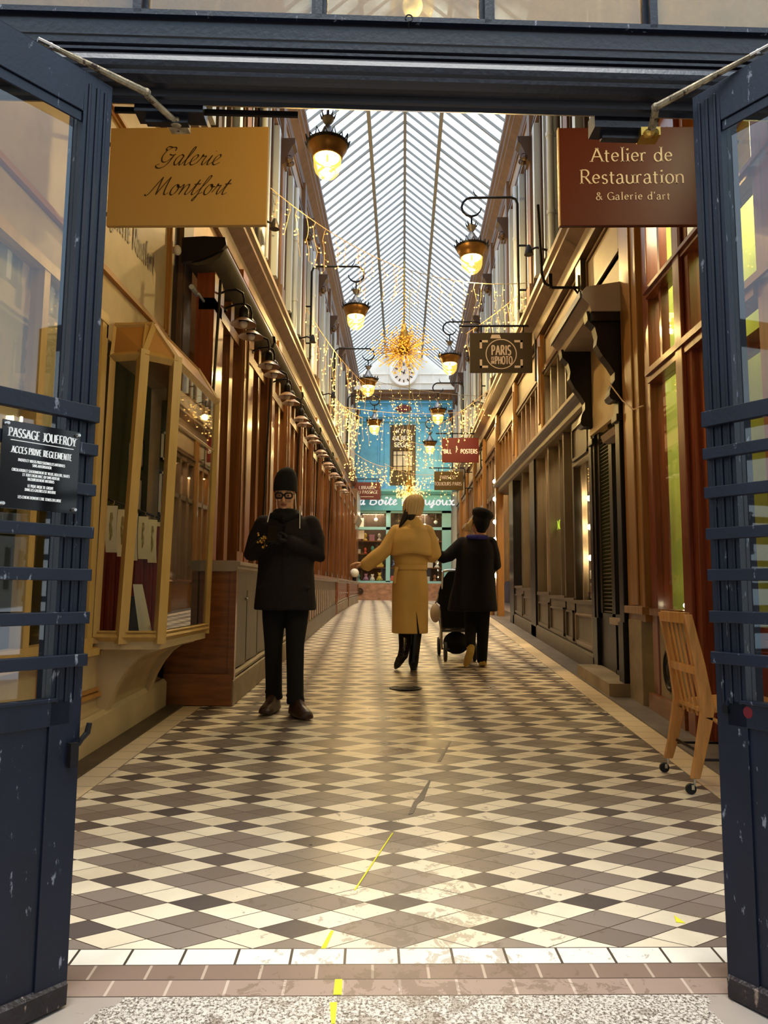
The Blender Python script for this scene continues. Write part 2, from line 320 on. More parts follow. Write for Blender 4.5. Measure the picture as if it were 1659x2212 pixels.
# ------------------------------------------------------------------ stroke lettering
def arc(cx, cy, rx, ry, a0, a1, n=9): return [(cx + rx * cos(R(a0 + (a1 - a0) * i / n)), cy + ry * sin(R(a0 + (a1 - a0) * i / n))) for i in range(n + 1)]
L_ = lambda *p: ('l', list(p))
C_ = lambda *p: ('c', list(p))
def A_(*a): return ('a', arc(*a))
GL = {
 'A': (.62, [L_((.03, 0), (.31, .72)), L_((.31, .72), (.59, 0)), L_((.13, .26), (.49, .26))]),
 'B': (.52, [L_((.08, 0), (.08, .72)), ('a', [(.08, .72), (.25, .72)] + arc(.25, .545, .17, .175, 90, -90) + [(.08, .37)]), ('a', [(.08, .37), (.27, .37)] + arc(.27, .185, .2, .185, 90, -90) + [(.08, 0)])]),
 'C': (.6, [A_(.34, .36, .3, .37, 45, 315, 14)]),
 'D': (.62, [L_((.08, 0), (.08, .72)), ('a', [(.08, .72), (.22, .72)] + arc(.22, .36, .34, .36, 90, -90, 12) + [(.08, 0)])]),
 'E': (.5, [L_((.08, 0), (.08, .72)), L_((.08, .72), (.44, .72)), L_((.08, .38), (.36, .38)), L_((.08, 0), (.46, 0))]),
 'F': (.47, [L_((.08, 0), (.08, .72)), L_((.08, .72), (.43, .72)), L_((.08, .38), (.35, .38))]),
 'G': (.64, [A_(.34, .36, .3, .37, 45, 330, 14), L_((.6, .0), (.6, .32)), L_((.42, .32), (.62, .32))]),
 'H': (.62, [L_((.08, 0), (.08, .72)), L_((.54, 0), (.54, .72)), L_((.08, .38), (.54, .38))]),
 'I': (.22, [L_((.11, 0), (.11, .72))]),
 'J': (.34, [L_((.24, .72), (.24, .15)), ('a', [(.24, .15)] + arc(.12, .13, .12, .15, 0, -120, 6))]),
 'K': (.58, [L_((.08, 0), (.08, .72)), L_((.5, .72), (.1, .32)), L_((.22, .42), (.54, 0))]),
 'L': (.48, [L_((.08, 0), (.08, .72)), L_((.08, 0), (.44, 0))]),
 'M': (.74, [L_((.08, 0), (.1, .72)), L_((.1, .72), (.37, .12)), L_((.37, .12), (.64, .72)), L_((.64, .72), (.66, 0))]),
 'N': (.64, [L_((.08, 0), (.08, .72)), L_((.08, .72), (.56, 0)), L_((.56, 0), (.56, .72))]),
 'O': (.68, [A_(.34, .36, .3, .37, 0, 360, 20)]),
 'P': (.5, [L_((.08, 0), (.08, .72)), ('a', [(.08, .72), (.25, .72)] + arc(.25, .53, .19, .19, 90, -90) + [(.08, .34)])]),
 'Q': (.68, [A_(.34, .36, .3, .37, 0, 360, 20), L_((.4, .12), (.62, -.1))]),
 'R': (.55, [L_((.08, 0), (.08, .72)), ('a', [(.08, .72), (.25, .72)] + arc(.25, .54, .18, .18, 90, -90) + [(.08, .36)]), L_((.25, .36), (.52, 0))]),
 'S': (.46, [('a', arc(.23, .545, .17, .18, 30, 250, 9) + arc(.23, .185, .19, .19, 70, -150, 9))]),
 'T': (.54, [L_((.27, 0), (.27, .72)), L_((.03, .72), (.51, .72))]),
 'U': (.62, [('a', [(.08, .72), (.08, .25)] + arc(.31, .22, .23, .23, 180, 360, 10) + [(.54, .72)])]),
 'V': (.6, [L_((.03, .72), (.3, 0)), L_((.3, 0), (.57, .72))]),
 'X': (.56, [L_((.04, .72), (.52, 0)), L_((.5, .72), (.04, 0))]),
 'Y': (.56, [L_((.02, .72), (.28, .36)), L_((.54, .72), (.28, .36)), L_((.28, .36), (.28, 0))]),
 'a': (.42, [('a', [(.07, .38)] + arc(.19, .36, .12, .12, 160, 20, 6) + [(.32, .25), (.32, .06), (.40, .02)]), ('a', [(.32, .27)] + arc(.17, .12, .13, .13, 95, 300, 10) + [(.32, .1)])]),
 'b': (.46, [L_((.07, 0), (.07, .76)), A_(.23, .23, .17, .23, 0, 360, 16)]),
 'c': (.4, [A_(.22, .23, .18, .24, 40, 320, 12)]),
 'd': (.48, [L_((.38, 0), (.38, .76)), A_(.21, .23, .17, .23, 0, 360, 16)]),
 'e': (.42, [('a', [(.06, .26), (.37, .27)] + arc(.21, .25, .16, .22, 15, 320, 14))]),
 'g': (.44, [A_(.2, .28, .15, .18, 0, 360, 14), A_(.2, -.08, .18, .14, 0, 360, 14), L_((.12, .12), (.16, .06))]),
 'i': (.22, [L_((.11, 0), (.11, .45)), A_(.11, .64, .03, .03, 0, 360, 6)]),
 'l': (.22, [L_((.11, 0), (.11, .76))]),
 'm': (.72, [L_((.07, 0), (.07, .45)), ('a', [(.07, .33)] + arc(.22, .32, .14, .14, 150, 0, 7) + [(.36, 0)]), ('a', [(.36, .33)] + arc(.5, .32, .14, .14, 150, 0, 7) + [(.64, 0)])]),
 'n': (.48, [L_((.07, 0), (.07, .45)), ('a', [(.07, .33)] + arc(.24, .3, .15, .16, 150, 0, 7) + [(.39, 0)])]),
 'o': (.46, [A_(.23, .23, .18, .24, 0, 360, 18)]),
 'p': (.46, [L_((.07, -.22), (.07, .45)), A_(.23, .23, .17, .23, 0, 360, 16)]),
 'r': (.33, [L_((.07, 0), (.07, .45)), ('a', [(.07, .3)] + arc(.2, .3, .12, .16, 150, 50, 5))]),
 's': (.34, [('a', arc(.17, .35, .11, .11, 30, 250, 7) + arc(.17, .115, .12, .12, 70, -150, 7))]),
 't': (.3, [('a', [(.12, .6), (.12, .12)] + arc(.2, .1, .08, .1, 180, 300, 5)), L_((.02, .44), (.27, .44))]),
 'u': (.48, [('a', [(.07, .45), (.07, .16)] + arc(.22, .15, .15, .15, 180, 340, 8)), L_((.38, .45), (.38, 0))]),
 'f': (.28, [('a', arc(.24, .62, .13, .13, 60, 180, 5) + [(.11, 0)]), L_((.02, .44), (.24, .44))]),
 '&': (.62, [('a', [(.58, 0), (.2, .5)] + arc(.27, .58, .12, .14, 215, -30, 8) + [(.12, .3)] + arc(.24, .17, .18, .18, 140, 300, 8) + [(.52, .36)])]),
 "'": (.16, [L_((.09, .76), (.05, .6))]), ',': (.18, [L_((.09, .04), (.05, -.1))]), '-': (.3, [L_((.05, .26), (.25, .26))]), '.': (.18, [L_((.09, 0), (.09, .05))]), ' ': (.26, []), '7': (.4, [L_((.04, .72), (.36, .72)), L_((.36, .72), (.14, 0))]),
}
GL['q'] = GL['Q']
# joined script letters (entry at left baseline, exit right baseline)
SG = {
 'G': (.62, [C_((.50, .60), (.50, .72), (.36, .74), (.16, .60), (.08, .36), (.16, .16), (.32, .14), (.48, .30), (.54, .44), (.44, .10), (.30, -.08), (.10, -.12), (-.02, -.02), (.10, .06)), C_((.34, .46), (.46, .42), (.60, .46)), C_((.36, .74), (.16, .78), (.10, .68), (.18, .60))]),
 'M': (.92, [C_((-.10, .02), (-.02, -.04), (.08, .08), (.22, .42), (.36, .74)), C_((.36, .74), (.36, .4), (.38, .0)), C_((.38, .0), (.54, .42), (.70, .74)), C_((.70, .74), (.68, .4), (.70, .08), (.78, .0), (.88, .08))]),
 'B': (.60, [C_((.12, .70), (.10, .35), (.04, 0)), C_((.02, .62), (.22, .76), (.42, .68), (.38, .46), (.16, .38)), C_((.16, .38), (.42, .38), (.48, .16), (.30, .0), (.08, .02))]),
 'J': (.46, [C_((.16, .66), (.32, .74), (.40, .70), (.34, .30), (.24, -.12), (.08, -.18), (.06, -.06), (.24, .06), (.46, .14))]),
 'L': (.50, [C_((.34, .64), (.28, .74), (.18, .64), (.16, .3), (.08, .04), (.02, .04), (.08, .0), (.26, .04), (.44, .0))]),
 'a': (.40, [C_((.32, .38), (.22, .44), (.08, .30), (.06, .10), (.14, .0), (.24, .10), (.34, .40)), C_((.34, .40), (.29, .12), (.32, .0), (.42, .08))]),
 'l': (.26, [C_((-.0, .08), (.16, .36), (.26, .70), (.20, .74), (.12, .40), (.10, .06), (.16, .0), (.26, .08))]),
 'e': (.34, [C_((-.02, .08), (.14, .18), (.26, .34), (.20, .43), (.08, .30), (.06, .08), (.16, .0), (.34, .10))]),
 'r': (.34, [C_((-.02, .08), (.08, .30), (.10, .44), (.14, .36), (.26, .38)), C_((.26, .38), (.20, .14), (.24, .0), (.34, .08))]),
 'i': (.24, [C_((-.02, .08), (.10, .26), (.15, .40), (.09, .12), (.12, .0), (.24, .08)), L_((.22, .56), (.235, .585))]),
 'o': (.40, [C_((.24, .42), (.12, .38), (.04, .20), (.08, .02), (.20, .0), (.30, .16), (.30, .34), (.22, .42), (.26, .32), (.42, .32))]),
 'n': (.48, [C_((-.02, .28), (.08, .42), (.10, .30), (.05, .0)), C_((.05, .0), (.18, .34), (.32, .42), (.34, .30), (.30, .06), (.36, .0), (.46, .08))]),
 't': (.30, [C_((-.02, .08), (.12, .34), (.22, .62), (.12, .2), (.12, .02), (.18, .0), (.30, .08)), L_((.06, .42), (.32, .44))]),
 'f': (.28, [C_((-.02, .10), (.20, .40), (.34, .72), (.26, .76), (.16, .44), (.06, -.10), (.0, -.26), (-.04, -.2), (.08, -.02), (.26, .10))]),
 'u': (.46, [C_((.02, .38), (.06, .40), (.06, .12), (.14, .0), (.26, .12), (.36, .40)), C_((.36, .40), (.32, .12), (.36, .0), (.46, .08))]),
 'j': (.28, [C_((-.02, .08), (.10, .26), (.17, .40), (.10, .0), (.02, -.22), (-.06, -.2), (.04, -.04), (.28, .08)), L_((.23, .56), (.245, .585))]),
 'x': (.42, [C_((.02, .36), (.12, .40), (.20, .14), (.30, .0), (.42, .06)), C_((.38, .40), (.28, .36), (.14, .06), (.02, .02))]),
 'à': (.40, [C_((.32, .38), (.22, .44), (.08, .30), (.06, .10), (.14, .0), (.24, .10), (.34, .40)), C_((.34, .40), (.29, .12), (.32, .0), (.42, .08)), L_((.2, .66), (.3, .54))]),
 'î': (.24, [C_((-.02, .08), (.10, .26), (.15, .40), (.09, .12), (.12, .0), (.24, .08)), L_((.08, .54), (.17, .66)), L_((.17, .66), (.27, .54))]),
 ' ': (.28, []),
}
def crom(P, k=6):
    if len(P) < 3: return P
    Q = [P[0]] + list(P) + [P[-1]]; out = []
    for i in range(1, len(Q) - 2):
        for j in range(k):
            t = j / k; a, b, c, d = Q[i - 1], Q[i], Q[i + 1], Q[i + 2]
            out.append(tuple(.5 * (2 * b[m] + (c[m] - a[m]) * t + (2 * a[m] - 5 * b[m] + 4 * c[m] - d[m]) * t * t + (3 * b[m] - a[m] - 3 * c[m] + d[m]) * t ** 3) for m in (0, 1)))
    return out + [P[-1]]
def text_width(s, font, cond, sp): return sum(font.get(c, font.get(c.lower(), (.3, [])))[0] * cond + sp for c in s) - sp
def text(s, org, right, up, size, m, parent, name='lettering', font=None, w=.09, thin=.3, serif=True, cond=1.0, slant=0, sp=.05, center=True, nib=20):
    """writes s as flat painted strokes, cap height about size*.72"""
    font = font or GL; right = Vector(right).normalized(); up = Vector(up).normalized(); org = Vector(org); nrm = right.cross(up)
    mb = MB(); x0 = -text_width(s, font, cond, sp) / 2 if center else 0; na = (cos(R(nib)), sin(R(nib))); lay = [0]
    def put(x, y): return org + right * ((x + slant * y) * size) + up * (y * size) + nrm * (lay[0] * 2e-5)
    for c in s:
        gw, st = font.get(c, font.get(c.lower(), (.3, [])))
        for kind, pts in st:
            lay[0] = (lay[0] + 1) % 24
            P = crom(pts) if kind == 'c' else pts
            P = [(x0 + p[0] * cond, p[1]) for p in P]; n = len(P); lv = []
            for i, p in enumerate(P):
                a = P[max(i - 1, 0)]; b = P[min(i + 1, n - 1)]; dx, dy = b[0] - a[0], b[1] - a[1]; d = math.hypot(dx, dy) or 1; dx /= d; dy /= d
                ww = (thin + (1 - thin) * abs(na[0] * dy - na[1] * dx)) * w / 2
                lv.append((put(p[0] - dy * ww, p[1] + dx * ww), put(p[0] + dy * ww, p[1] - dx * ww)))
            o = len(mb.v)
            for a, b in lv: mb.v += [tuple(a), tuple(b)]
            for i in range(n - 1): mb.f.append((o + 2 * i, o + 2 * i + 1, o + 2 * i + 3, o + 2 * i + 2))
            if serif and kind == 'l':
                for i, j in ((0, 1), (-1, -2)):
                    ex, ey = P[i]; d = (P[j][0] - ex, P[j][1] - ey)
                    if abs(d[1]) > abs(d[0]) * 1.2 and abs(d[1]) > .3:
                        yy = ey + (.016 if ey < .3 else -.016); h = .017; q = w * 1.05
                        o = len(mb.v); mb.v += [tuple(put(ex - q, yy - h)), tuple(put(ex + q, yy - h)), tuple(put(ex + q, yy + h)), tuple(put(ex - q, yy + h))]; mb.f.append((o, o + 1, o + 2, o + 3))
        x0 += gw * cond + sp
    if not mb.v: return None
    me = bpy.data.meshes.new(name); o = bpy.data.objects.new(name, me); COL.objects.link(o); off = wloc(parent) if parent else Vector((0, 0, 0)); o.parent = parent
    me.from_pydata([tuple(Vector(v) - off) for v in mb.v], [], mb.f); me.materials.append(MT[m]); return o
# ================================================================== FLOOR
def floor_mat():
    m = bpy.data.materials.new('floor_tiles'); m.use_nodes = True; n = m.node_tree.nodes; l = m.node_tree.links; b = n['Principled BSDF']
    g = n.new('ShaderNodeNewGeometry'); sp = n.new('ShaderNodeSeparateXYZ'); l.new(g.outputs['Position'], sp.inputs[0])
    def M(op, a, c=None, d=None, clamp=False):
        q = n.new('ShaderNodeMath'); q.operation = op; q.use_clamp = clamp
        for i, v in enumerate((a, c, d)):
            if v is None: continue
            if isinstance(v, (int, float)): q.inputs[i].default_value = v
            else: l.new(v, q.inputs[i])
        return q.outputs[0]
    def MIX(f, a, c):
        q = n.new('ShaderNodeMix'); q.data_type = 'RGBA'; l.new(f, q.inputs['Factor'])
        for k, v in (('A', a), ('B', c)):
            if isinstance(v, tuple): q.inputs[k].default_value = (*v, 1)
            else: l.new(v, q.inputs[k])
        return q.outputs['Result']
    X = sp.outputs[0]; Y = sp.outputs[1]
    dx = M('SUBTRACT', X, -.656); dy = M('SUBTRACT', Y, 2.227)
    u = M('ADD', M('MULTIPLY', dx, cos(TH)), M('MULTIPLY', dy, sin(TH)))
    v = M('SUBTRACT', M('MULTIPLY', dy, cos(TH)), M('MULTIPLY', dx, sin(TH)))
    uu = M('DIVIDE', u, .2185); vv = M('DIVIDE', v, .1135)
    I = M('ADD', M('ADD', uu, vv), 3000); J = M('ADD', M('SUBTRACT', vv, uu), 3000)
    si = M('GREATER_THAN', M('MODULO', I, 3), 2); sj = M('GREATER_THAN', M('MODULO', J, 3), 2)
    both = M('MULTIPLY', si, sj); xor = M('ABSOLUTE', M('SUBTRACT', si, sj))
    fi = M('MODULO', I, 1); fj = M('MODULO', J, 1)
    def edge(f, w): return M('GREATER_THAN', M('ABSOLUTE', M('SUBTRACT', f, .5)), .5 - w)
    gr = M('MAXIMUM', edge(fi, .018), edge(fj, .018))
    nz = n.new('ShaderNodeTexNoise'); nz.inputs['Scale'].default_value = 2.2; nz.inputs['Detail'].default_value = 7; nz.inputs['Roughness'].default_value = .65; l.new(g.outputs['Position'], nz.inputs['Vector'])
    # one value per tile
    cb = n.new('ShaderNodeCombineXYZ'); l.new(M('FLOOR', I), cb.inputs[0]); l.new(M('FLOOR', J), cb.inputs[1])
    wn_ = n.new('ShaderNodeTexWhiteNoise'); wn_.noise_dimensions = '2D'; l.new(cb.outputs[0], wn_.inputs['Vector'])
    tv = wn_.outputs['Value']
    grey = MIX(tv, (.17, .130, .105), (.25, .20, .165)); dark = MIX(tv, (.070, .055, .052), (.11, .085, .078)); pale = MIX(tv, (.70, .59, .43), (.80, .70, .53))  # pale lozenges tinted warm: golden lamplight put into their colour
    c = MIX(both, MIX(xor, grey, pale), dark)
    c = MIX(gr, c, (.050, .035, .025))
    # rows along the threshold
    def row(v0, v1): return M('MULTIPLY', M('LESS_THAN', v, v0), M('GREATER_THAN', v, v1))
    def joint(off, w=.025): return edge(M('MODULO', M('ADD', M('DIVIDE', M('SUBTRACT', u, off), .1557), 1000.5), 1), w)
    r1 = MIX(joint(.259), (.80, .74, .63), (.055, .04, .03)); r2 = MIX(joint(.3385), (.20, .135, .105), (.42, .33, .26)); r3 = MIX(joint(.2566), (.30, .215, .175), (.50, .40, .33))
    c = MIX(row(0, -.083), c, r1); c = MIX(row(-.083, -.155), c, r2); c = MIX(row(-.155, -.229), c, r3)
    for q in (0, -.083, -.155, -.229): c = MIX(M('LESS_THAN', M('ABSOLUTE', M('SUBTRACT', v, q)), .0022), c, (.07, .05, .04))
    # granite step
    vz = n.new('ShaderNodeTexNoise'); vz.inputs['Scale'].default_value = 130; vz.inputs['Detail'].default_value = 3; vz.inputs['Roughness'].default_value = .8; l.new(g.outputs['Position'], vz.inputs['Vector'])
    gc = n.new('ShaderNodeValToRGB'); gc.color_ramp.elements[0].position = .40; gc.color_ramp.elements[0].color = (.06, .045, .035, 1); gc.color_ramp.elements[1].position = .56; gc.color_ramp.elements[1].color = (.62, .57, .50, 1); l.new(vz.outputs['Fac'], gc.inputs['Fac'])
    smooth_side = M('GREATER_THAN', M('ABSOLUTE', M('ADD', X, -.02)), M('ADD', .60, M('MULTIPLY', nz.outputs['Fac'], .35)))
    gcol = MIX(smooth_side, gc.outputs['Color'], (.34, .29, .25))
    c = MIX(M('LESS_THAN', v, -.231), c, gcol)
    # pale side bands
    ax = M('ABSOLUTE', X); inb = M('MULTIPLY', M('GREATER_THAN', ax, 1.53), M('GREATER_THAN', v, 0))
    bj = edge(M('MODULO', M('DIVIDE', Y, .16), 1), .018)
    bc = MIX(M('MAXIMUM', bj, M('LESS_THAN', ax, 1.536)), (.72, .57, .38), (.22, .16, .11)); c = MIX(inb, c, bc)
    # soiling: blotches, strongest down the middle of the threshold; a taped and a wet streak
    z2 = n.new('ShaderNodeTexNoise'); z2.inputs['Scale'].default_value = 15; z2.inputs['Detail'].default_value = 9; z2.inputs['Roughness'].default_value = .72; z2.inputs['Distortion'].default_value = .6; l.new(g.outputs['Position'], z2.inputs['Vector'])
    near = M('SUBTRACT', 1, M('DIVIDE', M('ABSOLUTE', M('SUBTRACT', X, .1)), 1.15), clamp=True)
    nearv = M('SUBTRACT', 1, M('DIVIDE', M('SUBTRACT', Y, 1.8), 3.5), clamp=True)
    ds = M('MULTIPLY', M('GREATER_THAN', z2.outputs['Fac'], M('SUBTRACT', .72, M('MULTIPLY', M('MULTIPLY', near, nearv), .24))), .5)
    c = MIX(ds, c, (.11, .075, .05))
    sm = M('MULTIPLY', M('SUBTRACT', nz.outputs['Fac'], .45, clamp=True), .9); c = MIX(sm, c, (.20, .15, .10))
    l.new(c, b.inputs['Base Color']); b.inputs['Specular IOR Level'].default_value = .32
    ro = n.new('ShaderNodeMapRange'); ro.inputs['From Min'].default_value = .35; ro.inputs['From Max'].default_value = .7; ro.inputs['To Min'].default_value = .48; ro.inputs['To Max'].default_value = .26; l.new(nz.outputs['Fac'], ro.inputs['Value'])
    l.new(ro.outputs[0], b.inputs['Roughness'])
    bp = n.new('ShaderNodeBump'); bp.inputs['Strength'].default_value = .25; bp.inputs['Distance'].default_value = .002; l.new(M('SUBTRACT', 1, gr), bp.inputs['Height']); l.new(bp.outputs[0], b.inputs['Normal'])
    MT['floor_tiles'] = m
floor_mat()
mb = MB(); ys = [-9, -3] + [0 + .5 * i for i in range(54)] + [26.8]
for y in ys:
    zz = fz(y) if y > 0 else 0
    mb.v += [(-7, y, zz), (7, y, zz)]
for i in range(len(ys) - 1): mb.f.append((2 * i, 2 * i + 1, 2 * i + 3, 2 * i + 2))
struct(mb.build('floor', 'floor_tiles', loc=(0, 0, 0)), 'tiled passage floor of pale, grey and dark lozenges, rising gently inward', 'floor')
def slope_box(x0, x1, y0, y1, h, n=12, base=-.02):
    m = MB(); Y = [y0 + (y1 - y0) * i / n for i in range(n + 1)]
    m.ring([[(x0, y, fz(y) + base), (x1, y, fz(y) + base), (x1, y, fz(y) + h), (x0, y, fz(y) + h)] for y in Y]); return m
trim(slope_box(XL + .02, -1.672, 2.3, 5.6, .012), 'kerb_dark', 'dark stone kerb strip along the foot of the cream gallery front')
trim(slope_box(1.695, XR + .35, 2.3, 26, .012, 30), 'kerb', 'worn grey stone kerb strip along the right-hand shopfronts')
# markings and litter on the floor
def patch(pts, m, name, label, cat, h=.0015):
    vs = [(x, y, fz(y) + .0005) for x, y in pts]
    q = MB(); q.extr(vs, (0, 0, h)); return tag(q.build(name, m), label, cat)
def Grot(u, v): return (-.656 + u * cos(TH) - v * sin(TH), 2.227 + u * sin(TH) + v * cos(TH))
patch([(-.172, 1.905), (-.162, 1.905), (-.165, 1.99), (-.184, 1.988)], 'yellow_paint', 'tape_mark', 'yellow tape scrap on the granite step, closest to the camera', 'tape')
patch([(-.178, 2.022), (-.156, 2.024), (-.160, 2.092), (-.180, 2.09)], 'yellow_paint', 'tape_mark', 'yellow tape scrap across the two brown tile rows', 'tape')
patch([(-.236, 2.245), (-.222, 2.245), (-.208, 2.345), (-.217, 2.345)], 'yellow_paint', 'tape_mark', 'thin yellow tape scrap just beyond the white tile row', 'tape')
patch([(-.164, 2.62), (-.158, 2.62), (-.034, 3.14), (-.040, 3.14)], 'yellow_paint', 'tape_mark', 'faint yellow tape line further in on the lozenge tiles', 'tape')
patch([(.875, 2.44), (.902, 2.435), (.895, 2.455), (.885, 2.485)], 'yellow_paint', 'paper_scrap', 'small yellow scrap on the floor near the right gate leaf', 'litter')
patch([(.030, 3.36), (.050, 3.37), (.075, 3.50), (.105, 3.56), (.15, 3.85), (.142, 3.86), (.085, 3.62), (.055, 3.52)], 'kerb', 'crack_filler', 'grey mortar streak filling a crack in the middle of the tiles', 'mortar')
patch([(.20, 4.2), (.22, 4.2), (.31, 4.65), (.295, 4.65)], 'kerb', 'crack_filler', 'thin grey mortar streak running on beyond the wider one', 'mortar')
# round drain cover by the walking woman
q = MB(); q.lathe([(.14, 0), (.145, .004), (.12, .005), (.118, .003), (.09, .003), (.088, .005), (.05, .005)], (.03, 6.45, fz(6.45) + .001), 24)
tag(q.build('drain_cover', 'iron'), 'round iron drain cover in the tiles before the trench-coat woman', 'drain cover')
# ================================================================== SHELL
def wallbox(name, m, b, label): return struct(MB().box(*b).build(name, m), label, 'wall')
wallbox('wall_left', 'interior', (-3.45, -3.3, 2.25, YE, -.05, 4.9), 'back wall of the shops along the left side')
wallbox('wall_right', 'interior', (3.3, 3.45, 2.25, YE, -.05, 4.9), 'back wall of the shops along the right side')
wallbox('wall_left_upper', 'facade_cream', (-2.10, -1.95, 2.6, YE, 4.86, 9.05), 'upper-storey wall on the left behind the window strips')
wallbox('wall_right_upper', 'facade_cream', (1.98, 2.13, 2.6, YE, 4.86, 9.05), 'upper-storey wall on the right behind the window strips')
for s, x0, x1 in (('left', -3.45, XL - .02), ('right', XR + .02, 3.45)):
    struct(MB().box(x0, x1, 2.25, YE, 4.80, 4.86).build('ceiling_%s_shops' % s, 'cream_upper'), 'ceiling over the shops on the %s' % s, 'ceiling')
# street front either side of the gate and above it
wallbox('wall_front_left', 'stone', (-5, -1.95, 2.2, 2.45, 0, 9.3), 'street front wall left of the gate')
wallbox('wall_front_right', 'stone', (2.02, 5, 2.3, 2.55, 0, 9.3), 'street front wall right of the gate')
wallbox('wall_front_upper', 'stone', (-1.95, 2.02, 2.25, 2.5, 4.1, 9.3), 'street front wall above the gate transom')
ob_ = thing('wall_street_opposite', (0, -7.5, 0), 'pale house front across the street behind the camera', 'wall', kind='structure')
MB().box(-45, 45, -8, -7.5, 0, 9).build('front', 'stone', ob_)
q = MB()
for i in range(29):
    for k in range(2): x = -42 + 3 * i; q.box(x - .5, x + .5, -7.5, -7.46, 1 + 3.6 * k, 3.2 + 3.6 * k)
q.build('openings', 'interior_dark', ob_)
# ------------------------------------------------------------------ glass roof
EZ, RZ = 8.95, 10.62
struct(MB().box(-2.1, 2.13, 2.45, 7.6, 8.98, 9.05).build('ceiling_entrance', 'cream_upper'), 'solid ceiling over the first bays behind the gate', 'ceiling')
rs = thing('ceiling_glass_roof', (0, 14, EZ), 'long pitched glass roof on thin metal bars over the passage', 'roof', kind='structure')
bars = MB(); nb = 0
y = 7.7
while y < YE:
    thick = .016 if nb % 5 else .030
    for s in (-1, 1):
        bars.extr([(0, y - thick / 2, RZ - .03), (0, y + thick / 2, RZ - .03), (0, y + thick / 2, RZ + .03), (0, y - thick / 2, RZ + .03)], (s * 1.95, 0, EZ - RZ))
    y += .30; nb += 1
bars.build('rafter', 'roof_bar', rs)
for x, lab in ((-.68, 'left purlin'), (.68, 'right purlin'), (-1.3, None), (1.3, None)):
    if abs(x) > 1: continue
    z = RZ - (RZ - EZ) * abs(x) / 1.95
    MB().box(x - .035, x + .035, 7.6, YE, z - .12, z - .02).build('purlin', 'roof_bar', rs)
MB().box(-.03, .03, 7.6, YE, RZ - .10, RZ + .02).build('ridge_beam', 'roof_bar', rs)
for s, nm in ((-1, 'left'), (1, 'right')):
    q = MB(); q.extr([(0, 7.6, RZ + .045), (s * 1.98, 7.6, EZ + .03), (s * 1.98, 7.6, EZ + .04), (0, 7.6, RZ + .055)], (0, YE - 7.6, 0)); q.build('glazing', 'sky_pane', rs)
q = MB(); q.extr([(-2.0, 7.55, EZ - .02), (2.0, 7.55, EZ - .02), (0, 7.55, RZ + .08)], (0, .08, 0)); struct(q.build('wall_roof_gable', 'gable'), 'gable closing the glass roof above the entrance ceiling', 'wall')
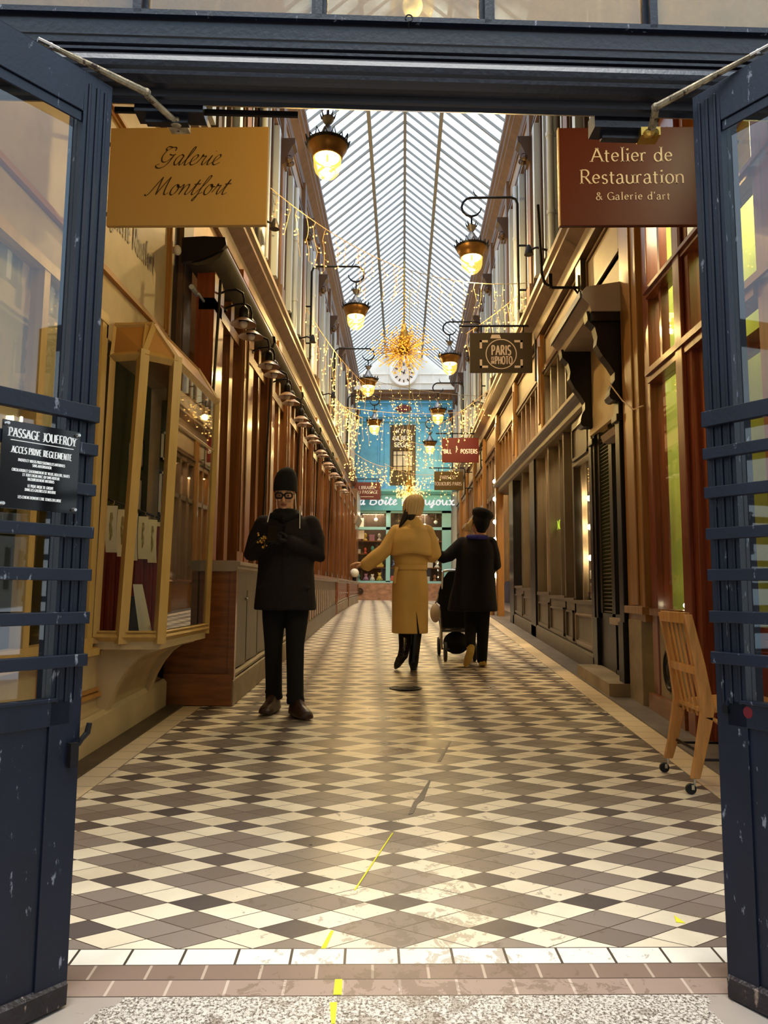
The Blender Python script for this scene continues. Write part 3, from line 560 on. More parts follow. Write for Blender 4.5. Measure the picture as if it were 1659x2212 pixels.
# ------------------------------------------------------------------ upper storeys
PK = [3.1, 5.4, 7.7, 10.0, 12.3, 14.6, 16.9, 19.2, 21.5, 23.8, 26.1]
for s, xf, nm in ((-1, -1.85, 'left'), (1, 1.88, 'right')):
    X = lambda d: xf - s * d          # d = how far it stands out into the passage
    cor = MB(); cor.prof([(X(-.10), 4.66), (X(.03), 4.66), (X(.05), 4.80), (X(.17), 4.90), (X(.17), 4.95), (X(.20), 4.98), (X(.20), 5.05), (X(.12), 5.08), (X(-.10), 5.08)], 2.6, 25.6)
    trim(cor, 'facade_brown', 'moulded cornice above the %s shopfronts' % nm)
    edge = MB().box(X(.20), X(.206), 2.6, 25.6, 4.985, 5.045); trim(edge, 'cream_upper', 'pale upper lip of the cornice above the %s shopfronts' % nm)
    ev = MB(); ev.prof([(X(-.12), 8.42), (X(.02), 8.42), (X(.03), 8.56), (X(.14), 8.66), (X(.14), 8.72), (X(.18), 8.75), (X(.18), 8.84), (X(.22), 8.88), (X(.22), 8.97), (X(-.12), 8.97)], 2.6, 25.9)
    trim(ev, 'facade_brown', 'brown eaves moulding under the glass roof on the %s' % nm)
    fr = MB(); fr.box(X(-.1), X(0), 2.6, 26, 7.75, 8.42); trim(fr, 'facade_cream', 'pale frieze band above the upper windows on the %s' % nm)
    for k, z in enumerate((7.72, 7.86, 8.30)):
        trim(MB().box(X(-.02), X(.05 - .012 * k), 2.6, 26, z, z + .05), 'facade_brown' if k != 1 else 'facade_dark', '%s moulding line across the %s frieze' % (('lowest', 'middle', 'top')[k], nm))
    trim(MB().box(X(-.1), X(.03), 2.6, 26, 5.08, 5.42), 'facade_cream', 'sill band under the upper windows on the %s' % nm)
    for k in range(len(PK) - 1):
        y0, y1 = PK[k], PK[k + 1]
        if y1 < 5: continue
        # pilaster with carved capital
        w = thing(num('trim'), (X(0), y1, 5.08), 'upper-storey pilaster with carved capital, %s from the gate on the %s' % (ORD[min(k, 9)], nm), 'pilaster', kind='structure')
        MB().box(X(-.08), X(.07), y1 - .10, y1 + .10, 5.08, 8.42).box(X(0), X(.10), y1 - .12, y1 + .12, 5.08, 5.5).build('shaft', 'facade_brown', w)
        c = MB(); c.prof([(X(.0), 7.35), (X(.10), 7.35), (X(.12), 7.45), (X(.20), 7.62), (X(.24), 7.66), (X(.24), 7.74), (X(0), 7.74)], y1 - .11, y1 + .11)
        for t in range(4): c.ball((X(.14 + .02 * (t % 2)), y1 - .09 + .06 * t, 7.42 + .05 * (t % 2)), .045, 8, 5)
        c.build('capital', 'facade_dark', w)
        # window strip: tall casements
        win = thing(num('window'), (X(0), (y0 + y1) / 2, 5.42), 'tall upper-storey window strip, bay %s from the gate on the %s' % (ORD[min(k, 9)], nm), 'window', kind='structure')
        f = MB(); n = 4; st = (y1 - y0 - .2) / n
        for i in range(n + 1):
            yy = y0 + .1 + st * i; ww = .055 if i % 2 == 0 else .03; f.box(X(-.10), X(.045 if i % 2 == 0 else .02), yy - ww, yy + ww, 5.42, 7.75)
        for z in (5.42, 6.9, 7.68): f.box(X(-.10), X(-.03), y0 + .1, y1 - .1, z, z + .06)
        f.build('frame', 'facade_dark', win)
        MB().box(X(-.08), X(-.072), y0 + .1, y1 - .1, 5.42, 7.75).build('pane', 'pane_strong', win)
        for i in range(n):
            MB().box(X(-.06), X(.085 if i % 2 else .06), y0 + .1 + st * i + .10, y0 + .1 + st * i + (.22 if i % 2 else .16), 5.45, 7.66).build('shutter', 'pipe', win)
            if (i + k) % 2 == 0: MB().box(X(-.20), X(-.19), y0 + .13 + st * i, y0 + .13 + st * i + .18, 5.45, 7.7).build('curtain', 'white_paint', win)
    # rain pipes
    for j, yy in enumerate((8.35, 11.0, 13.2, 17.6, 22.2)):
        p = MB().tube([(X(.10), yy, 5.10), (X(.10), yy, 7.6)], .045, 10); 
        for z in (5.7, 6.7): p.tube([(X(.10), yy, z), (X(.10), yy, z + .05)], .055, 10); p.box(X(-.02), X(.10), yy - .012, yy + .012, z + .01, z + .04)
        tag(p.build('drain_pipe', 'pipe', smooth=True), '%s grey rain pipe up the %s upper wall' % (ORD[j], nm), 'pipe')
# ------------------------------------------------------------------ end wall with clock gable, blue facade and toy shop
wallbox('wall_end', 'gable', (-2.1, 2.13, YE, YE + .2, 0, EZ), 'end wall of the passage')
q = MB(); q.extr([(-2.02, YE - .02, 8.62), (2.02, YE - .02, 8.62), (2.02, YE - .02, EZ + .0), (0, YE - .02, RZ), (-2.02, YE - .02, EZ)], (0, .2, 0))
struct(q.build('wall_end_gable', 'gable'), 'pale gable carrying the clock at the far end', 'wall')
g = MB()
for x in (-.62, .62, -1.1, 1.1): g.box(x - .012, x + .012, YE - .045, YE - .02, 8.62, 9.6 if abs(x) < 1 else 9.3)
for z in (8.9, 9.25): g.box(-1.9, 1.9, YE - .045, YE - .02, z, z + .015)
trim(g, 'white_paint', 'thin white glazing lines on the clock gable')
g = MB(); g.prof([(YE, 8.25), (YE - .10, 8.25), (YE - .12, 8.38), (YE - .22, 8.46), (YE - .22, 8.52), (YE - .26, 8.60), (YE, 8.62)], -1.95, 1.95, 'x')
for i in range(48): g.box(-1.9 + .08 * i, -1.9 + .08 * i + .04, YE - .15, YE - .1, 8.30, 8.38)
trim(g, 'facade_brown', 'brown dentilled cornice across the end wall below the gable')
ck = thing('wall_clock', (0, YE - .06, 9.30), 'large round white clock on the gable at the far end', 'clock')
MB().ring([[(r * cos(2 * pi * i / 40), yy, 9.30 + r * sin(2 * pi * i / 40)) for i in range(40)] for r, yy in ((.50, YE - .02), (.54, YE - .07), (.50, YE - .12), (.42, YE - .12), (.40, YE - .08))], caps=False).build('rim', 'white_paint', ck, smooth=True)
MB().ring([[(r * cos(2 * pi * i / 40), YE - .085, 9.30 + r * sin(2 * pi * i / 40)) for i in range(40)] for r in (.41, .001)], caps=False).build('dial', 'clock_face', ck)
for i in range(12):
    a = 2 * pi * i / 12; T = Matrix.Translation((0, 0, 9.30)) @ Matrix.Rotation(a, 4, 'Y'); MB().box(-.022, .022, YE - .096, YE - .09, .27, .37, T).build('numeral', 'ink', ck)
for a, ln, w in ((R(-62), .20, .03), (R(20), .13, .035)):
    T = Matrix.Translation((0, 0, 9.30)) @ Matrix.Rotation(a, 4, 'Y'); MB().box(-w / 2, w / 2, YE - .104, YE - .098, -.05, ln, T).build('hand', 'ink', ck)
# blue upper facade
bf = thing('blue_facade', (0, YE, 4.9), 'sky-blue panelled upper facade closing the far end', 'facade', kind='structure')
b = MB().box(-1.93, 1.95, YE - .06, YE, 4.80, 8.25)
b.build('panelling', 'blue', bf)
b = MB()
for z in (4.84, 7.42, 7.60, 8.12): b.box(-1.93, 1.95, YE - .10, YE - .06, z, z + .045)
for x in (-1.72, -.86, -.70, .58, 1.3, 1.72): b.box(x - .012, x + .012, YE - .085, YE - .06, 4.9, 7.42)
for x0, x1 in ((-1.6, -.95), (.72, 1.25), (-1.6, -.6), (.6, 1.6)):
    z0, z1 = ((7.68, 8.05) if abs(x1 - x0) > .9 else (5.05, 7.3))
    for a in (x0, x1): b.box(a - .01, a + .01, YE - .08, YE - .06, z0, z1)
    for zz in (z0, z1): b.box(x0, x1, YE - .08, YE - .06, zz - .01, zz + .01)
b.build('moulding', 'blue', bf)
op = MB().lathe([(.001, 0), (.30, 0), (.30, .03), (.001, .03)], (0, 0, 0), 24, sy=.48); op.v = [(v[0] - .0, YE - .08 - v[2], 7.92 + v[1]) for v in op.v]
tag(op.build('oval_plaque', 'sign_maroon', loc=(0, YE - .08, 7.92)), 'small dark oval plaque near the top of the blue facade', 'plaque')
ws = thing('window_9901', (-.02, YE - .06, 5.0), 'narrow dark window with leaded panes in the blue facade', 'window', kind='structure')
ws.name = 'window_end'
MB().box(-.50, .46, YE - .075, YE - .055, 5.0, 7.30).build('frame', 'sign_dark', ws)
MB().box(-.38, .34, YE - .085, YE - .074, 5.55, 6.30).box(-.38, .34, YE - .085, YE - .074, 5.05, 5.38).build('pane', 'pane_strong', ws)
MB().box(-.38, .34, YE - .076, YE - .074, 5.55, 6.30).build('backing', 'picture_white', ws)
ld = MB()
for x in (-.38, -.24, .20, .34, -.02): ld.box(x - .012, x + .012, YE - .10, YE - .085, 5.55, 6.30)
for z in (5.55, 5.72, 6.14, 6.30): ld.box(-.38, .34, YE - .10, YE - .085, z - .012, z + .012)
ld.build('glazing_bars', 'black_metal', ws)
bs = thing('shop_board', (-.02, YE - .10, 6.35), 'dark board with white capitals above the leaded end window', 'sign')
MB().box(-.42, .40, YE - .12, YE - .10, 6.38, 7.25).build('board', 'sign_dark', bs)
text('SEGAS', (-.02, YE - .125, 6.45), (1, 0, 0), (0, 0, 1), .22, 'white_paint', bs, w=.13, serif=False, thin=.7)
text('GILBERT', (-.02, YE - .125, 6.70), (1, 0, 0), (0, 0, 1), .22, 'white_paint', bs, w=.13, serif=False, thin=.7, cond=.9)
text('M. ET G.', (-.02, YE - .125, 6.98), (1, 0, 0), (0, 0, 1), .17, 'white_paint', bs, w=.13, serif=False, thin=.7, cond=.8)
# toy shop
ts = thing('toy_shopfront', (0, YE - .3, fz(26)), 'pale turquoise toy shopfront with white script name at the far end', 'shopfront', kind='structure')
zf = fz(26)
b = MB(); b.box(-1.95, 1.75, YE - .42, YE - .05, 4.10, 4.62); b.prof([(YE - .05, 4.62), (YE - .46, 4.62), (YE - .52, 4.72), (YE - .52, 4.80), (YE - .05, 4.82)], -1.98, 1.78, 'x'); b.box(-1.97, 1.77, YE - .46, YE - .05, 4.02, 4.10)
b.build('fascia', 'teal', ts)
b = MB()
for x0, x1 in ((-1.95, -1.72), (-.62, -.46), (1.42, 1.75)): b.box(x0, x1, YE - .40, YE - .2, 1.42, 4.02)
for z0, z1 in ((1.38, 1.46), (3.32, 3.42), (3.94, 4.02)): b.box(-1.95, 1.75, YE - .40, YE - .25, z0, z1)
b.build('frame', 'pale_teal', ts)
MB().box(-1.97, 1.80, YE - .42, YE - .05, zf - .02, 1.38).build('plinth', 'marble', ts)
MB().box(-1.95, 1.75, YE - .33, YE - .32, 1.42, 4.02).build('pane', 'pane', ts)
MB().box(-1.95, 1.75, YE - .03, YE + .0, 1.40, 4.05).build('back_panel', 'interior_dark', ts)
ro = MB(); ro.ring([[(-1.55 + r * cos(2 * pi * i / 20), YE - .43 - d, 1.08 + r * sin(2 * pi * i / 20)) for i in range(20)] for r, d in ((.13, 0), (.12, .02), (.09, .02), (.08, .0), (.05, .01), (.001, .02))], caps=False); ro.build('rosette', 'facade_dark', ts)
text('La Boîte à Joujoux', (0, YE - .425, 4.24), (1, 0, 0), (0, 0, 1), .42, 'letter_glow', ts, font=SG, w=.13, thin=.8, serif=False, cond=1.25, sp=.02)
for k, z in enumerate((1.95, 2.45, 2.92)):
    struct(MB().box(-1.70, 1.42, YE - .30, YE - .05, z - .03, z).build(num('trim'), 'box_wood'), '%s display shelf in the toy shop window' % ('lowest', 'middle', 'top')[k], 'shelf')
def toy(kind, x, y, z, s, m):
    q = MB()
    if kind == 0: q.ball((x, y, z + .055 * s), .055 * s, 8, 6); q.ball((x, y, z + .135 * s), .038 * s, 8, 6); q.ball((x - .03 * s, y, z + .17 * s), .014 * s, 6, 4); q.ball((x + .03 * s, y, z + .17 * s), .014 * s, 6, 4); q.ball((x - .05 * s, y - .02, z + .03 * s), .02 * s, 6, 4); q.ball((x + .05 * s, y - .02, z + .03 * s), .02 * s, 6, 4)
    elif kind == 1: q.box(x - .06 * s, x + .06 * s, y - .03, y + .03, z, z + .14 * s); q.box(x - .065 * s, x + .065 * s, y - .034, y + .034, z + .11 * s, z + .145 * s)
    elif kind == 2: q.lathe([(.05 * s, 0), (.06 * s, .02), (.02 * s, .07 * s), (.045 * s, .12 * s), (.03 * s, .17 * s), (.001, .19 * s)], (x, y, z), 10)
    else: q.box(x - .08 * s, x + .08 * s, y - .03, y + .03, z + .02, z + .07 * s); q.box(x - .04 * s, x + .05 * s, y - .025, y + .025, z + .07 * s, z + .11 * s); q.ball((x - .05 * s, y - .03, z + .022), .022, 8, 4); q.ball((x + .05 * s, y - .03, z + .022), .022, 8, 4)
    return q.build(('plush_toy', 'gift_box', 'spinning_top', 'toy_car')[kind], m, smooth=kind in (0, 2))
TN = ('plush toy', 'gift box', 'spinning top', 'toy car'); TC = ('red', 'yellow', 'green', 'cream', 'blue', 'pink', 'white', 'brown'); cnt = 0
for row, (z, nm) in enumerate(((1.46, 'window floor'), (1.95, 'lowest shelf'), (2.45, 'middle shelf'), (2.92, 'top shelf'))):
    x = -1.62
    while x < 1.36:
        if not (-.68 < x < -.40):
            k = random.randrange(4); c = random.randrange(8); s = random.uniform(1.1, 1.75)
            o = toy(k, x, YE - .22 + random.uniform(-.02, .04), z, s, 'toy%d' % c); cnt += 1
            tag(o, '%s %s on the %s of the toy shop' % (TC[c], TN[k], nm), 'toy', '%s %ss on the %s of the toy shop' % (TC[c], TN[k], nm))
        x += random.uniform(.23, .28)
for i, (x, z) in enumerate(((-1.55, 3.55), (-1.0, 3.7), (.55, 3.72), (.80, 3.5), (1.2, 3.62))):
    q = MB().tube([(x, YE - .22, 3.94), (x, YE - .22, z + .07)], .004, 5); q.ball((x, YE - .22, z), .07, 12, 8)
    tag(q.build('hanging_ornament', 'white_paint', smooth=True), '%s white ball ornament from the left, hanging in the toy shop window' % ('first', 'second', 'third', 'fourth', 'fifth')[i], 'ornament')
for i, (x0, x1, z0, z1) in enumerate(((-1.70, -1.42, 2.98, 3.30), (-1.70, -1.44, 3.42, 3.75))):
    tag(MB().box(x0, x1, YE - .345, YE - .335, z0, z1).build('paper_notice', 'clock_face'), '%s pink paper notice taped in the left toy shop window' % ('lower', 'upper')[i], 'notice')
for x in (-1.1, .5):
    l = bpy.data.lights.new('shop_light', 'AREA'); l.energy = 28; l.size = .8; l.color = (1, .78, .5); o = bpy.data.objects.new('shop_light', l); COL.objects.link(o); o.location = (x, YE - .2, 3.9)
# ================================================================== GATE
GA = R(3.2)
TG = Matrix.Translation((0, 2.01, 0)) @ Matrix.Rotation(GA, 4, 'Z')
def gate_build(mb, name, m, parent=None, **k):
    mb.v = [tuple(TG @ Vector(v)) for v in mb.v]; return mb.build(name, m, parent, **k)
gt = thing('gate_frame', tuple(TG @ Vector((0, .05, 2.6))), 'heavy navy moulded lintel and glazed transom over the gate', 'gate frame', kind='structure')
b = MB(); b.prof([(.11, 2.655), (.075, 2.634), (.070, 2.646), (.062, 2.650), (.060, 2.672), (.040, 2.678), (.030, 2.684), (.018, 2.690), (.017, 2.702), (.024, 2.708), (.030, 2.708), (.022, 2.720), (.020, 2.738), (.025, 2.756), (.034, 2.768), (.040, 2.774), (.044, 2.776), (.034, 2.779), (.034, 2.788), (.046, 2.791), (.046, 2.800), (.038, 2.803), (.038, 2.824), (.034, 2.827), (.034, 2.834), (.044, 2.838), (.044, 2.902), (.11, 2.902)], -2.6, 2.6, 'x')
gate_build(b, 'lintel', 'navy_beam', gt)
b = MB()
for x in (-1.37, -.815, -.265, .258, .775, 1.33): b.box(x - .011, x + .011, .03, .10, 2.90, 4.15); b.box(x - .024, x + .024, .055, .09, 2.90, 4.15)
b.box(-2.6, 2.6, .03, .10, 2.895, 2.912); b.box(-2.6, 2.6, .02, .12, 4.05, 4.2)
gate_build(b, 'glazing_bars', 'navy', gt)
gate_build(MB().box(-2.6, 2.6, .064, .070, 2.90, 4.1), 'pane', 'frosted', gt)
for x, nm in ((-.965, 'left'), (.985, 'right')):
    s = -1 if x < 0 else 1
    q = MB().box(x - .035, x + .035, .03, .10, .03, 2.66); gate_build(q, 'post', 'navy', gt)
q = MB().tube([(.012, .046, 2.885), (.012, .030, 2.895)] + [(.012 + .011 * sin(2 * pi * i / 14), .030, 2.907 - .011 * cos(2 * pi * i / 14)) for i in range(13)], .0022, 6)
gate_build(q, 'hook', 'iron'); hk = bpy.data.objects['hook']; hk.name = 'eye_hook'; tag(hk, 'small iron eye hook on top of the navy lintel', 'hook')
q = MB().box(-.0, .04, -.0, .01, 0, .01)
for (x0, x1, z0, y0, y1) in ((-.83, -.62, 2.618, .085, .15), (.60, .80, 2.605, .085, .15)):
    o = gate_build(MB().box(x0, x1, y0, y1, z0, 2.665).box(x0 + .03, x1 - .05, y0 + .02, y1 - .02, z0 - .022, z0), 'closer_block', 'navy_beam')
    tag(o, '%s wooden packing block under the lintel for the door closer' % ('left' if x0 < 0 else 'right'), 'block')
q = MB().box(-.90, -.33, .112, .122, 2.632, 2.648); o = gate_build(q, 'iron_rail', 'iron'); tag(o, 'flat iron rail behind the lintel above the gold sign', 'rail')
# --- the two leaves
def leaf(side):
    nm = 'left' if side < 0 else 'right'
    p0 = Vector((-.868, 1.957, 0)) if side < 0 else Vector((.876, 2.06, 0)); a = R(-127 if side < 0 else -54)
    d = Vector((cos(a), sin(a), 0)); nv = Vector((-d.y, d.x, 0)) * (1 if side < 0 else -1)
    M = Matrix(((d.x, nv.x, 0, p0.x), (d.y, nv.y, 0, p0.y), (0, 0, 1, 0), (0, 0, 0, 1)))
    zt = 2.62 if side < 0 else 2.643
    t = thing('gate_leaf', (p0.x, p0.y, .09), '%s navy iron and glass gate leaf with flat crossbars, standing open' % nm, 'gate leaf')
    def bb(mb, name, m, parent=t, **k): mb.v = [tuple(M @ Vector(v)) for v in mb.v]; return mb.build(name, m, parent, **k)
    f = MB().box(0, .085, -.04, .012, .10, zt).box(.80, .88, -.04, .012, .10, zt).box(.085, .80, -.04, .012, zt - .12, zt)
    f.box(.03, .80, -.04, .012, .80, .868)
    for u0, u1 in ((.018, .026), (.040, .050), (.066, .074)): f.box(u0, u1, .012, .017, .86, zt - .03)
    f.box(.085, .80, .0, .006, zt - .150, zt - .12); f.box(.07, .80, .012, .017, .862, .872)
    bb(f, 'frame', 'navy', bevel=.002)
    bb(MB().box(.085, .80, -.022, -.017, .868, zt - .12), 'pane', 'door_pane')
    bb(MB().box(.03, .80, -.03, .004, .15, .80), 'lower_panel', 'navy')
    k = MB(); k.prof([(-.04, .098), (.020, .098), (.022, .148), (.008, .156), (-.04, .156)], .004, .86, 'x'); bb(k, 'kick_plate', 'navy_dirty')
    pass
    for i in range(7):
        z1 = (1.655, 1.549, 1.438, 1.322, 1.208, 1.094, .983)[i] + (0 if side < 0 else .014)
        bb(MB().box(.004, .86, .017, .040, z1 - (.045 if i == 0 else .032), z1), 'crossbar', 'navy', bevel=.002)
    if side < 0:
        q = MB().box(.012, .034, .012, .032, .690, .752); q.tube([(.010, .025, .744), (.004, .03, .760), (-.008, .034, .775), (-.012, .036, .800)], [.005, .007, .008, .007], 8); bb(q, 'latch', 'iron', smooth=False)
    else:
        q = MB(); q.ring([[(.088 + r_ * cos(2 * pi * k / 14), .0125, .842 + 1.2 * r_ * sin(2 * pi * k / 14)) for k in range(14)] for r_ in (.013, .001)], caps=False); bb(q, 'sticker', 'sign_red')
        q = MB().box(.020, .036, .012, .020, .832, .852); bb(q, 'lock_hole', 'black_metal')
    return M, t, d, nv
ML, gl_, dL, nL = leaf(-1)
MR, gr_, dR, nR = leaf(1)
# black plaque bolted to the left leaf
pc = ML @ Vector((.162, .047, 1.355))
pq = thing('rules_plaque', pc, 'glossy black plaque with white lettering bolted to the left gate leaf', 'plaque')
q = MB().box(.062, .262, .040, .046, 1.352, 1.572); q.v = [tuple(ML @ Vector(v)) for v in q.v]; q.build('board', 'plaque', pq)
for u in (.070, .254):
    for z in (1.362, 1.562):
        q = MB(); c = ML @ Vector((u, .046, z)); q.lathe([(.001, .012), (.004, .012), (.0055, .006), (.0062, 0), (.001, 0)], (0, 0, 0), 12)
        A = Matrix.Translation(c) @ nL.to_track_quat('Z', 'Y').to_matrix().to_4x4(); q.v = [tuple(A @ Vector(v)) for v in q.v]; q.build('bolt', 'bolt', pq, smooth=True)
pr = -dL
def pl(s, u, z, size, cond, w=.13): text(s, ML @ Vector((u, .0466, z)), pr, (0, 0, 1), size, 'white_paint', pq, w=w, cond=cond, serif=True, sp=.04, thin=.25)
pl('PASSAGE JOUFFROY', .160, 1.532, .0300, .62, .14)
q = MB().box(.078, .242, .046, .0464, 1.5225, 1.5245); q.v = [tuple(ML @ Vector(v)) for v in q.v]; q.build('rule', 'white_paint', pq)
pl('ACCES PRIVE REGLEMENTE', .160, 1.492, .0225, .54, .15)
for s, z, c in (('PHOTOS ET VIDEOS PROFESSIONNELLES INTERDITES', 1.472, .50), ('SANS AUTORISATION', 1.462, .50), ('CIRCULATION ET STATIONNEMENT DE VELOS, ROLLERS, SKATES', 1.446, .50), ('ET TOUT ENGIN AVEC OU SANS MOTEUR', 1.436, .50), ('RIGOUREUSEMENT INTERDITS', 1.426, .50), ('LE PIQUE-NIQUE DE GROUPE', 1.409, .50), ('DANS LES GALERIES EST INTERDIT', 1.399, .50), ('LES CHIENS DOIVENT ETRE TENUS EN LAISSE', 1.379, .54)):
    pl(s, .160, z, .0096, c, .17)
# door closers
def closer(nm, anchor, elbow, foot):
    t = thing('door_closer', foot, '%s scissor door-closer arm of worn bare metal between lintel and gate leaf' % nm, 'door closer')
    MB().tube([anchor, anchor + (elbow - anchor) * .4, elbow], [.0065, .009, .011], 8).ball(elbow, .013, 8, 5).build('long_arm', 'worn_metal', t)
    MB().tube([elbow + Vector((0, 0, -.008)), foot], [.011, .013], 8, flat=.7).build('short_arm', 'worn_metal', t)
    MB().ball(foot, .020, 10, 6, (1.3, 1, .7)).box(foot.x - .03, foot.x + .03, foot.y - .0, foot.y + .05, foot.z - .005, foot.z + .022).build('pivot', 'brass' if nm == 'right' else 'worn_metal', t)
    d = (anchor - elbow).normalized(); MB().tube([anchor - d * .02, anchor + d * .035], .010, 8, flat=.6).ball(anchor, .009, 8, 5).build('shoe', 'bolt', t)
closer('left', Vector((-.975, 1.81, 2.640)), Vector((-.777, 2.0, 2.640)), Vector((-.715, 2.09, 2.606)))
closer('right', Vector((.99, 1.90, 2.668)), Vector((.755, 2.05, 2.612)), Vector((.768, 2.13, 2.582)))
# globe lamp behind the transom
gl = thing('globe_lamp', (.03, 2.9, 3.62), 'round glass lamp glowing behind the middle transom pane', 'lamp')
MB().ball((.03, 2.9, 3.70), .095, 20, 12).build('globe', 'lamp_glass', gl, smooth=True)
MB().ball((.03, 2.9, 3.70), .045, 12, 8).build('bulb', 'bulb_hot', gl, smooth=True)
MB().lathe([(.03, .09), (.045, .10), (.02, .13), (.008, .14), (.008, .40), (.04, .41), (.04, .42)], (.03, 2.9, 3.70), 14).box(.02, .04, 2.5, 2.92, 4.10, 4.12).build('cap', 'lamp_metal', gl)
l = bpy.data.lights.new('globe_light', 'POINT'); l.energy = 55; l.shadow_soft_size = .09; l.color = (1, .66, .22); o = bpy.data.objects.new('globe_light', l); COL.objects.link(o); o.location = (.03, 2.9, 3.70)
# ================================================================== HANGING SIGNS
def sign(name, label, x0, x1, y, z0, z1, m, arm, th=.03, edge=None):
    s = 1 if arm > 0 else -1
    t = thing(name, ((x0 + x1) / 2, y, z0), label, 'sign')
    MB().box(x0, x1, y, y + th, z0, z1).build('board', m, t, bevel=.003)
    return t
g = sign('gallery_sign', 'gold hanging sign reading Galerie Montfort in black script', -1.761, -.812, 4.0, 3.28, 3.895, 'sign_gold', -1)
for z in (3.36, 3.80): MB().tube([(-1.87, 4.015, z), (-1.75, 4.015, z)], .012, 6).build('bracket', 'black_metal', g)
text('Galerie', (-1.29, 3.998, 3.655), (1, 0, 0), (0, 0, 1), .150, 'ink', g, font=SG, w=.055, thin=.35, serif=False, slant=.42, sp=0, cond=.98, nib=40)
text('Montfort', (-1.29, 3.998, 3.470), (1, 0, 0), (0, 0, 1), .150, 'ink', g, font=SG, w=.055, thin=.35, serif=False, slant=.42, sp=0, cond=.92, nib=40)
a = sign('workshop_sign', 'dark red-brown hanging sign reading Atelier de Restauration in pale serif letters', .905, 1.75, 4.0, 3.265, 3.87, 'sign_brown', 1)
for z in (3.40, 3.78): MB().tube([(1.74, 4.015, z), (1.95, 4.015, z)], .012, 6).build('bracket', 'black_metal', a)
MB().box(.899, .905, 3.998, 4.032, 3.265, 3.87).build('edge', 'sign_gold', a)
text('Atelier de', (1.325, 3.998, 3.655), (1, 0, 0), (0, 0, 1), .118, 'light_letter', a, w=.085, sp=.045, cond=.98)
text('Restauration', (1.325, 3.998, 3.520), (1, 0, 0), (0, 0, 1), .118, 'light_letter', a, w=.085, sp=.045, cond=.98)
text("& Galerie d'art", (1.325, 3.998, 3.420), (1, 0, 0), (0, 0, 1), .062, 'light_letter', a, w=.09, sp=.10, cond=1.0)
def bracket_sign(name, label, x0, x1, y, z0, z1, m, wallx, ztop, over=.0):
    t = sign(name, label, x0, x1, y, z0, z1, m, 1 if wallx > 0 else -1, .04)
    s = 1 if wallx > 0 else -1; xo = x1 + .05 if s > 0 else x0 - .05; xi = x0 - .15 if s > 0 else x1 + .10
    b = MB().tube([(xi, y + .02, ztop), (xo - s * .04, y + .02, ztop), (xo, y + .02, ztop - .05), (xo, y + .02, z0 - .12)], .016, 8)
    for z in (z0 + .06, ztop - .12): b.tube([(xo, y + .02, z), (wallx, y + .02, z)], .014, 6)
    for x in (x0 + .12, x1 - .12): b.tube([(x, y + .02, z1), (x, y + .02, ztop)], .010, 6)
    b.build('bracket', 'black_metal', t); return t
t = bracket_sign('photo_sign', 'dark brown hanging sign with a camera outline and the words Paris est une photo', .925, 1.80, 9.85, 4.19, 4.765, 'sign_dark', 1.93, 4.87)
yy = 9.848; cx_, cz_ = 1.365, 4.455
MB().ring([[(cx_ + r * cos(2 * pi * i / 48), yy, cz_ + r * sin(2 * pi * i / 48)) for i in range(48)] for r in (.205, .218)], caps=False).build('ring', 'light_letter', t)
cm = MB()
for sx in (-1, 1):
    for sz in (-1, 1):
        x = cx_ + sx * .30; z = cz_ + sz * .20; ux = -sx; uz = -sz
        cm.box(x, x + ux * .115, yy - .001, yy, z, z + uz * .032); cm.box(x, x + ux * .032, yy - .001, yy, z, z + uz * .12)
cm.hexa([(cx_ - .15, yy, 4.68), (cx_ - .0, yy, 4.68), (cx_ - .0, yy - .001, 4.68), (cx_ - .15, yy - .001, 4.68)], [(cx_ - .13, yy, 4.735), (cx_ - .02, yy, 4.735), (cx_ - .02, yy - .001, 4.735), (cx_ - .13, yy - .001, 4.735)])
cm.build('camera_outline', 'light_letter', t)
text('PARIS', (cx_, yy, 4.44), (1, 0, 0), (0, 0, 1), .19, 'light_letter', t, w=.11, thin=.8, serif=False, cond=.52, sp=.05)
text('PHOTO', (cx_ + .035, yy, 4.31), (1, 0, 0), (0, 0, 1), .15, 'light_letter', t, w=.11, thin=.8, serif=False, cond=.46, sp=.05)
text('EST', (cx_ - .115, yy, 4.37), (1, 0, 0), (0, 0, 1), .06, 'light_letter', t, w=.14, thin=.8, serif=False, cond=.45, sp=.05)
text('UNE', (cx_ - .115, yy, 4.315), (1, 0, 0), (0, 0, 1), .06, 'light_letter', t, w=.14, thin=.8, serif=False, cond=.45, sp=.05)
t = bracket_sign('poster_shop_sign', 'crimson hanging sign reading Bill Posters in white capitals', .93, 1.81, 17.1, 4.20, 4.80, 'sign_red', 1.93, 4.91)
text('BILL', (1.065, 17.097, 4.42), (1, 0, 0), (0, 0, 1), .135, 'white_paint', t, w=.17, thin=.9, serif=False, cond=.72)
text('POSTERS', (1.575, 17.097, 4.42), (1, 0, 0), (0, 0, 1), .135, 'white_paint', t, w=.17, thin=.9, serif=False, cond=.72)
q = MB()
for a0, a1 in (((1.17, 4.56), (1.30, 4.50)), ((1.30, 4.50), (1.27, 4.60)), ((1.30, 4.50), (1.24, 4.42)), ((1.27, 4.44), (1.28, 4.60)), ((1.2, 4.52), (1.32, 4.53))): q.tube([(a0[0], 17.096, a0[1]), (a1[0], 17.096, a1[1])], [.014, .010], 6, flat=.12)
q.build('bird_emblem', 'white_paint', t)
t = bracket_sign('gift_shop_sign', 'olive hanging sign reading Paris est toujours Paris', .87, 1.68, 20.0, 3.93, 4.46, 'sign_olive', 1.93, 4.56)
text('PARIS EST', (1.25, 19.997, 4.24), (1, 0, 0), (0, 0, 1), .135, 'light_letter', t, w=.13, serif=False, thin=.4, cond=.7)
